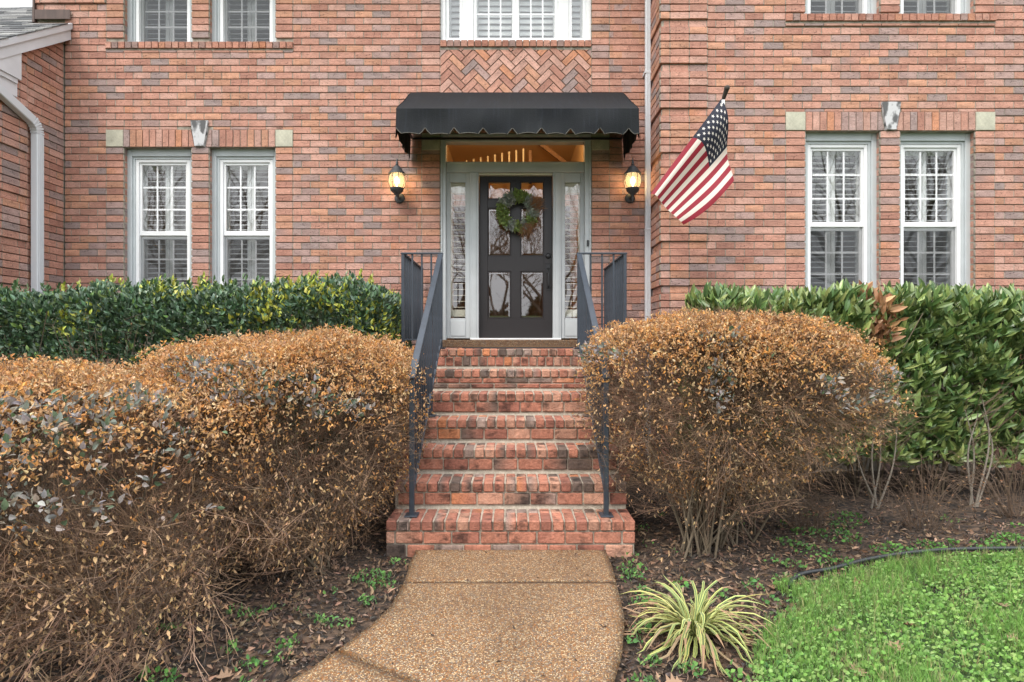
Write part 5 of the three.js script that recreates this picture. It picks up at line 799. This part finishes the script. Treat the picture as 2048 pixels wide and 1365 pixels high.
{ // fallen oak leaves that can be picked out one by one
  const rnd = mulberry(99);
  const oak = s => { const sh = new THREE.Shape(); const P = [[0, 0], [0.10, 0.12], [0.30, 0.16], [0.14, 0.30], [0.44, 0.42], [0.18, 0.54], [0.40, 0.72], [0.14, 0.78], [0, 1.0]]; sh.moveTo(0, 0); P.slice(1).forEach(p => sh.lineTo(p[0], p[1])); P.slice(0, -1).reverse().forEach(p => sh.lineTo(-p[0], p[1])); const g = new THREE.ExtrudeGeometry(sh, { depth: 0.008, bevelEnabled: false }); g.scale(s, s, s); g.rotateX(-Math.PI / 2); const a = g.attributes.position; for (let i = 0; i < a.count; i++) a.setY(i, a.getY(i) + 3.2 * a.getX(i) ** 2 / s * 0.4 + 0.25 * (a.getZ(i) + s / 2) ** 2 / s); g.computeVertexNormals(); return g; };
  const gs = [oak(0.075), oak(0.06), oak(0.085)], ms = [[0.20, 0.115, 0.065], [0.25, 0.16, 0.10], [0.14, 0.07, 0.04], [0.22, 0.14, 0.09]].map(c => std({ color: lin(...c), roughness: 0.9, side: THREE.DoubleSide }));
  const lay = (x, z, where, label) => { const m = part(numbered('fallen_oak_leaf'), pick(gs), pick(ms), scene); m.position.set(x, gy(x, z) + where, z); m.rotation.set((rnd() - 0.5) * 0.5, rnd() * 6.28, (rnd() - 0.5) * 0.6); tag(m, label, 'leaf', where > 0.03 ? 'oak leaves on the lawn' : 'oak leaves in the mulch'); };
  for (const [x, z] of [[1.55, 4.15], [1.75, 4.35], [2.0, 4.1], [1.9, 4.55], [2.35, 4.2], [2.6, 3.85], [2.2, 3.75], [1.5, 4.45], [2.75, 4.3], [1.62, 4.7], [2.3, 4.6], [3.0, 3.7], [2.05, 3.6], [2.45, 4.45]]) lay(x, z, 0.04, 'dead brown oak leaf lying on the green lawn');
  for (const [x, z] of [[0.72, 4.5], [0.86, 4.62], [0.58, 4.62], [-1.2, 4.45], [-1.35, 4.6], [-1.05, 4.3], [-1.55, 4.62], [2.0, 3.15], [2.6, 2.85], [3.05, 2.7], [1.5, 3.55]]) lay(x, z, 0.018, 'dead brown oak leaf lying on the dark mulch');
}

// ───────────────────────── wreath ─────────────────────────
{
  const c = V(0.066, 3.0, -0.115), rnd = mulberry(111), t = thing('door_wreath', 'evergreen wreath with frosted sprigs hanging on the dark front door', 'wreath'), R0 = 0.178;
  part('ring', new THREE.TorusGeometry(R0, 0.022, 8, 40).translate(c.x, c.y, c.z), M.stem, t);
  part('hanger', box(c.x - 0.012, c.x + 0.012, c.y + R0, 3.44, -0.168, -0.164, 0.001), M.black, t);
  const G = [], F = [], B = []; for (let i = 0; i < 3000; i++) { const a = rnd() * 6.283, o = V(Math.cos(a), Math.sin(a), 0), tan = V(-o.y, o.x, 0), q = Math.floor(a / 0.45), kind = hash(q, 7, 3), out = rnd(), ph = rnd() * 6.28, p = c.clone().addScaledVector(o, R0 + Math.cos(ph) * 0.045 * Math.sqrt(rnd()) + 0.05 * (out - 0.35)).add(V(0, 0, 0.02 + Math.abs(Math.sin(ph)) * 0.045)), d = o.clone().multiplyScalar(rnd() < 0.7 ? 0.6 : -0.7).addScaledVector(tan, 0.9 * (rnd() - 0.2)).add(V(0, 0, 0.55 * rnd())).add(rdir(rnd).multiplyScalar(0.4)).normalize(), e = { p, d, roll: rnd() * 6.28, s: 0.85 + 0.8 * rnd() };
    if (kind < 0.42) { e.c = vary([0.21, 0.28, 0.075], 0.35, rnd); G.push(e); } else if (kind < 0.88 || rnd() < 0.6) { e.c = vary([0.30, 0.33, 0.28], 0.3, rnd); F.push(e); } else { e.c = vary([0.33, 0.17, 0.075], 0.3, rnd); if (d.dot(o) < 0) d.addScaledVector(o, 1.4).normalize(); B.push(e); } }
  scatter('green_leaves', leafGeo(0.036, 0.017, 0.3, 0.2, 3, 0.5), M.softLeaf, G, t); scatter('frosted_leaves', leafGeo(0.042, 0.012, 0.2, 0.25, 3, 0.5), M.softLeaf, F, t); scatter('brown_needles', sprayGeo(mulberry(4), 0.085, 9, 0.0009, 1.3), M.dry, B, t);
}

// ───────────────────────── bare trees across the garden, mirrored in the panes ─────────────────────────
function bareTree(x, z, H, seed, label) {
  const t = thing('bare_tree', label, 'tree', 'bare trees mirrored in the panes', [x, -0.14, z]), rnd = mulberry(seed), big = [], fine = [];
  const grow = (p, d, L, r, depth) => { const q = p.clone().addScaledVector(d, L * 0.5).add(rdir(rnd).multiplyScalar(L * 0.07)), e = p.clone().addScaledVector(d, L).add(rdir(rnd).multiplyScalar(L * 0.1)); (depth < 3 ? big : fine).push(depth < 3 ? tubeAlong([p, q, e], r, r * 0.68, 6, 6) : rod([p, q, e], r, r * 0.6)); if (depth >= 7) return; const n = depth < 1 ? 4 : depth < 4 ? 3 : 2; for (let i = 0; i < n; i++) { const dd = d.clone().multiplyScalar(1.0).add(rdir(rnd).multiplyScalar(0.75)).add(V(0, 0.16, 0)).normalize(); grow(e.clone().lerp(q, rnd() * (i ? 0.9 : 0)), dd, L * (0.66 + 0.24 * rnd()), r * (i ? 0.5 : 0.66), depth + 1); } };
  grow(V(0, 0, 0), V(0.03, 1, 0), H * 0.24, H * 0.016, 0);
  part('trunk', big, M.bark, t); part('branches', fine, M.bark, t).userData.kind = 'stuff';
}
[[-10.2, 11.5, 11, 'bare tree nearest the house on the left side of the garden'], [-15, 18, 13, 'bare tree farther back on the left side of the garden'], [-3.2, 22, 12, 'bare tree just left of the line of the walkway'], [1.9, 19, 12, 'bare tree straight opposite the front door'], [10.8, 11, 11, 'bare tree nearest the house on the right side of the garden'], [16, 17, 13, 'bare tree farther back on the right side of the garden'], [-0.9, 33, 14, 'most distant bare tree, behind the one opposite the door'], [6, 26, 13, 'bare tree between the door line and the right side of the garden']].forEach(([x, z, h, l], i) => bareTree(x, z, h, 201 + i, l));
function evergreen(x, z, H, w, seed, label) {
  const t = thing('evergreen_tree', label, 'tree', 'evergreens mirrored in the lower panes', [x, -0.14, z]), rnd = mulberry(seed), L = [];
  part('trunk', tubeAlong([V(0, 0, 0), V(0.05, H * 0.5, 0), V(0, H * 0.93, 0)], 0.16, 0.03, 7, 8), M.bark, t);
  for (let i = 0; i < 2600; i++) { const h = Math.pow(rnd(), 0.8), a = rnd() * 6.283, q = w * (1 - h * 0.85) * (0.45 + 0.55 * Math.sqrt(rnd())) * (0.8 + 0.4 * noise2(a * 2, h * 6, seed, 1.5)); L.push({ p: V(Math.cos(a) * q, 0.15 + h * H, Math.sin(a) * q), d: V(Math.cos(a), 0.3 * rnd() - 0.1, Math.sin(a)).add(rdir(rnd).multiplyScalar(0.5)).normalize(), roll: rnd() * 6.28, s: 0.7 + 0.7 * rnd(), c: vary([0.035, 0.055, 0.025], 0.4, rnd) }); }
  scatter('crown', leafGeo(0.45, 0.2, 0.3, 0.3, 3, 0.5), M.softLeaf, L, t);
}
[[-9, 38, 4.5, 2.6], [-4.8, 40, 4.0, 2.6], [-0.8, 37, 3.6, 2.5], [2.6, 41, 5.0, 2.4], [6.2, 39, 3.8, 2.6], [10.5, 38, 4.6, 2.6], [15, 41, 5.2, 2.8], [-13.5, 40, 5.0, 2.8]].forEach(([x, z, h, w], i) => evergreen(x, z, h, w, 300 + i, ['evergreen across the garden, second in its row from the left end', 'evergreen across the garden, third in its row', 'low evergreen across the garden opposite the front door', 'tall evergreen across the garden just right of the door line', 'evergreen across the garden, sixth in its row', 'evergreen across the garden, seventh in its row', 'tallest evergreen at the right end of the row across the garden', 'evergreen at the left end of the row across the garden'][i]));

renderer.render(scene, camera);
